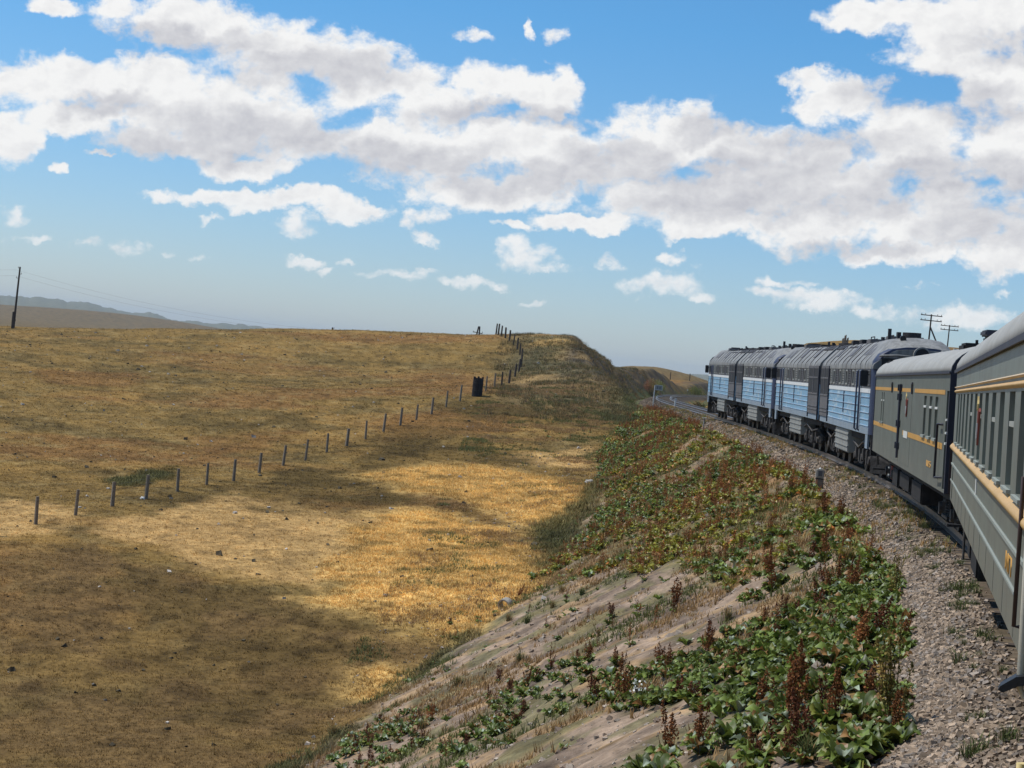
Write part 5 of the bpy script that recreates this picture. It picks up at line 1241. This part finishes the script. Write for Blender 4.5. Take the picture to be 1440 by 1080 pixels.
for k, (za, zb_) in enumerate(((7.0, 6.2), (6.3, 5.8))):
    A, B = Vector((-60.2, 229.6, H1(-59.9, 229.6)+za)), Vector((-24.8, 260, -2.3+zb_)); C2 = Vector((15., 294, -4))
    mb = MB(); P = [(A+(B-A)*t_-Vector((0, 0, 1.1*4*t_*(1-t_)))) for t_ in np.linspace(0, 1, 13)]; A0 = Vector((-100, 199, za-1))
    P = [(A0+(A-A0)*t_-Vector((0, 0, 1.3*4*t_*(1-t_)))) for t_ in np.linspace(0, 1, 10)][:-1]+P; O = Vector(A); mb.tube([p-O for p in P], .006, 4, False)
    o = mb.build('overhead_wire', m_wire); o.location = O; tag(o, ('upper' if k == 0 else 'lower')+' of two thin wires sagging from the leaning pole toward the pole behind the crest', 'wire')

# dark enclosure of upright old sleepers by the fence
bx, by = -2.85, 162.4; R = empty('timber_enclosure', (bx, by, H1(bx, by))); tag(R, 'black round enclosure of upright timbers with jagged top, beside the fence', 'timber stack')
mb = MB(); rr = np.random.default_rng(3)
for k in range(16):
    a = 2*math.pi*k/16; cx, cy = .38*math.cos(a), .38*math.sin(a); hh = 1.5+rr.uniform(-.1, .22); w_ = .085
    ta, tb = (-math.sin(a)*w_, math.cos(a)*w_), (math.cos(a)*.06, math.sin(a)*.06); ln = rr.uniform(-.02, .02)
    b = [(cx-ta[0]-tb[0], cy-ta[1]-tb[1]), (cx+ta[0]-tb[0], cy+ta[1]-tb[1]), (cx+ta[0]+tb[0], cy+ta[1]+tb[1]), (cx-ta[0]+tb[0], cy-ta[1]+tb[1])]
    mb.add([(x, y, -.2) for x, y in b]+[(x*.97+ln, y*.97, hh) for x, y in b], [(0, 3, 2, 1), (4, 5, 6, 7), (0, 1, 5, 4), (1, 2, 6, 5), (2, 3, 7, 6), (3, 0, 4, 7)])
mb.build('timbers', m_tar, R)
mb = MB()
for z in (.45, 1.1): mb.tube([(.47*math.cos(a), .47*math.sin(a), z) for a in np.linspace(0, 2*math.pi, 25)], .02, 5, False)
mb.build('wire_band', m_tar, R)

def post_thing(name, x, y, label, cat, h, r, m, cap=None, capm=None):
    R = empty(name, (x, y, H1(x, y))); tag(R, label, cat); mb = MB(); mb.tube([(0, 0, -.2), (0, 0, h)], [r, r*.9], 8); mb.build('post', m, R)
    return R
R = post_thing('track_sign', 13.25, 179, 'white post carrying a small grey plate at the left of the track bend', 'sign', 2.1, .05, m_wpost)
mb = MB(); mb.box(.06, .68, -.02, .02, 1.72, 2.12, .01); p = mb.build('plate', m_box, R)
mb = MB()
for a in ((.06, .68, 2.121, 2.16), (.06, .68, 1.68, 1.719), (.681, .72, 1.68, 2.16)): mb.box(a[0], a[1], -.03, .03, a[2], a[3])
mb.build('frame', m_wpost, p)
mb = MB()
for x_ in (.22, .44): mb.box(x_, x_+.09, -.03, -.021, 1.8, 2.04)
mb.build('mark', m_panel, p)
R = post_thing('marker_post', 14.35, 168, 'short white post with a small cap, just right of the plate sign', 'marker post', .62, .075, m_wpost)
mb = MB(); mb.box(-.09, .14, -.09, .09, .621, .72, .02); mb.build('cap', m_wpost, R)
R = post_thing('marker_post', 12.42, 122.5, 'thin pale post with a white flat top in the plants below the front locomotive', 'marker post', .72, .05, m_box)
mb = MB(); mb.box(-.13, .13, -.1, .1, .721, .77, .01); mb.build('cap', m_white, R)
R = post_thing('marker_post', 30.2, 331, 'white ball on a thin post in the grass inside the far bend', 'marker post', 1.3, .03, m_wire)
mb = MB(); mb.cyl((0, 0, 1.45), (0, 0, 1), .13, .22, 12); mb.build('ball', m_white, R)
mx, my = 10.72, 65.3; R = empty('kilometre_stone', (mx, my, H1(mx, my))); tag(R, 'squat grey marker post with a dark band, among rusty docks near the ballast', 'marker post'); R.scale = (.85, .85, .76)
mb = MB(); mb.box(-.16, .16, -.1, .1, -.3, .52, .02); mb.build('base', m_post, R)
mb = MB(); mb.box(-.161, .161, -.101, .101, .521, .56); mb.build('band', m_rubber, R)
mb = MB(); mb.box(-.165, .165, -.1, .1, .561, .98, .04); h_ = mb.build('head', m_lime, R)
mb = MB(); mb.box(-.08, .08, -.112, -.101, .66, .9); mb.build('plate', m_panel, h_)
mb = MB(); mb.tube([(0, 0, .97), (0, 0, 1.04)], [.06, .03], 8); mb.build('cap', m_white, R)

# concrete ring, boulder, flowers, far stones
rx, ry = .62, 72.6; bm = bmesh.new(); mb = MB(); Rr = .26
mb.strip([[(a*math.cos(t_), y_, a*math.sin(t_)) for a, y_ in ((Rr, -.15), (Rr, .15), (Rr-.055, .15), (Rr-.055, -.15), (Rr, -.15))] for t_ in np.linspace(0, 2*math.pi, 33)], False)
o = mb.build('concrete_ring', m_lime); o.location = (rx, ry, H1(rx, ry)+.16); o.rotation_euler = (.25, .1, -.5); tag(o, 'pale concrete ring half sunk in the grass at the foot of the slope', 'pipe ring')
def boulder(name, x, y, sx, sz, label, m, seed):
    bm = bmesh.new(); bmesh.ops.create_icosphere(bm, subdivisions=3, radius=1); r = np.random.default_rng(seed); ph = r.uniform(0, 6, 6)
    for v in bm.verts:
        k = 1+.16*math.sin(v.co.x*3+ph[0])*math.sin(v.co.y*4+ph[1])+.12*math.sin(v.co.z*6+ph[2]+v.co.x*5); v.co = Vector((v.co.x*sx*k, v.co.y*sx*.8*k, v.co.z*sz*k))
    mb = MB(); mb.bm(bm); o = mb.build(name, m); o.location = (x, y, H1(x, y)+sz*.35); tag(o, label, 'stone'); return o
boulder('boulder', 5.25, 115.6, .3, .16, 'pale boulder at the upper right corner of the golden grass', m_lime, 1)
boulder('boulder', -18.6, 100.5, .13, .1, 'small white stone left of the middle on the straw coloured grass below the fence', m_wpost, 4)
bx_, by_ = 2.56, 31.; R = empty('white_flowers', (bx_, by_, H1(bx_, by_))); tag(R, 'clump of white flowers at the left edge of the near green carpet', 'flowers')
mb = MB(); rr = np.random.default_rng(8)
for k in range(46):
    c = Vector((rr.normal()*.09, rr.normal()*.09, rr.uniform(.2, .48))); n_ = Vector((rr.normal(), rr.normal()-.6, 1.2)).normalized(); a = n_.orthogonal().normalized(); b = n_.cross(a); s_ = rr.uniform(.014, .028)
    mb.add([c+(a*math.cos(t_)+b*math.sin(t_))*s_*(1 if j % 2 else .6) for j, t_ in enumerate(np.linspace(0, 2*math.pi, 11)[:-1])], [tuple(range(10))])
mb.build('petals', m_white, R)
mb = MB()
for k in range(14): a = rr.uniform(0, 6.28); mb.tube([(0, 0, -.02), (math.cos(a)*.04, math.sin(a)*.04, .2), (math.cos(a)*.11, math.sin(a)*.11, rr.uniform(.3, .45))], .004, 4)
mb.build('stems', m_twig, R)
Q = px_at(1188.5, 485, 300); R = empty('stone_slabs', (Q[0], Q[1], Q[2]-.5)); tag(R, 'jagged grey upright slabs standing on the mound above the locomotive roofs', 'stone slabs')
for k, (x_, w_, h_) in enumerate(((-.4, .35, 1.6), (-.05, .4, 2.15), (.35, .35, 1.75), (.1, .5, 1.3))):
    mb = MB(); mb.add([(x_-w_/2, -.15+k*.11, -1.5), (x_+w_/2, -.15+k*.11, -1.5), (x_+w_/2, .05+k*.11, -1.5), (x_-w_/2, .05+k*.11, -1.5), (x_-w_/2.4, -.12+k*.11, h_*.86), (x_+w_/3, -.12+k*.11, h_), (x_+w_/3, .03+k*.11, h_*.97), (x_-w_/2.4, .03+k*.11, h_*.9)],
        [(0, 3, 2, 1), (4, 5, 6, 7), (0, 1, 5, 4), (1, 2, 6, 5), (2, 3, 7, 6), (3, 0, 4, 7)]); mb.build('slab', m_post, R)

def bush(x, y, rx_, h_, label, c1, c2, n=2600, seed=0, name='bush'):
    r = np.random.default_rng(seed); P = []; R = empty(name, (x, y, H1(x, y))); tag(R, label, 'bush')
    lob = [(r.uniform(-.55, .55)*rx_, r.uniform(-.5, .5)*rx_, h_*r.uniform(.3, .68), rx_*r.uniform(.35, .6)) for k in range(9)]
    V = []; F = []; T = []
    for i in range(n):
        l = lob[r.integers(9)]; d = r.normal(size=3); d /= np.linalg.norm(d); q_ = np.array(l[:3])+d*l[3]*r.uniform(.5, 1.12)*np.array([1, 1, .85])
        if q_[2] < 0: continue
        u_ = r.normal(size=3); u_ /= np.linalg.norm(u_); w_ = np.cross(u_, r.normal(size=3)); w_ /= np.linalg.norm(w_); s_ = r.uniform(.03, .075)
        b = len(V); V += [q_-u_*s_, q_+w_*s_*.6, q_+u_*s_, q_-w_*s_*.6]; F.append((b, b+1, b+2, b+3)); f_ = np.clip(.5+q_[0]/rx_*.8+r.normal()*.2, 0, 1); T += [(np.array(c1)*(1-f_)+np.array(c2)*f_)*r.uniform(.6, 1.35)]*4
    link('crown', big_mesh('crown', np.array(V), np.array(F), m_bush, np.clip(np.array(T), 0, 1)), R)
    mb = MB()
    for l in lob: mb.tube([(l[0]*.2, l[1]*.2, -.2), (l[0]*.6, l[1]*.6, l[2]*.5), l[:3]], [.05, .035, .015], 5)
    mb.build('stem', m_twig, R)
bush(20.6, 281, 1.9, 3.4, 'rounded bush, reddish on its left and green on its right, where the track disappears', (.3, .12, .075), (.24, .28, .06), 4600, 1)
bush(31.8, 331, 1.9, 2.6, 'yellow green bush inside the bend, left of the front locomotive', (.16, .18, .04), (.15, .19, .05), 2400, 2)
bush(19.3, 196, .8, 1.1, 'low brown and green bush close to the front locomotive', (.13, .08, .03), (.1, .11, .035), 1300, 3)

# ---- the air: thin dry haze that turns the farthest hills blue
mh = bpy.data.materials.new('thin haze'); ht = NT(mh); pv = ht.n('ShaderNodeVolumePrincipled', {'Color': (.74, .87, .97, 1), 'Density': HAZE, 'Anisotropy': .2}); ho = ht.n('ShaderNodeOutputMaterial'); ht.t.links.new(pv.outputs[0], ho.inputs['Volume'])
mb = MB(); mb.box(-13200, 13200, -13200, 13200, -24, 75); tag(mb.build('haze', mh), kind='stuff')
SC.cycles.volume_bounces = 0
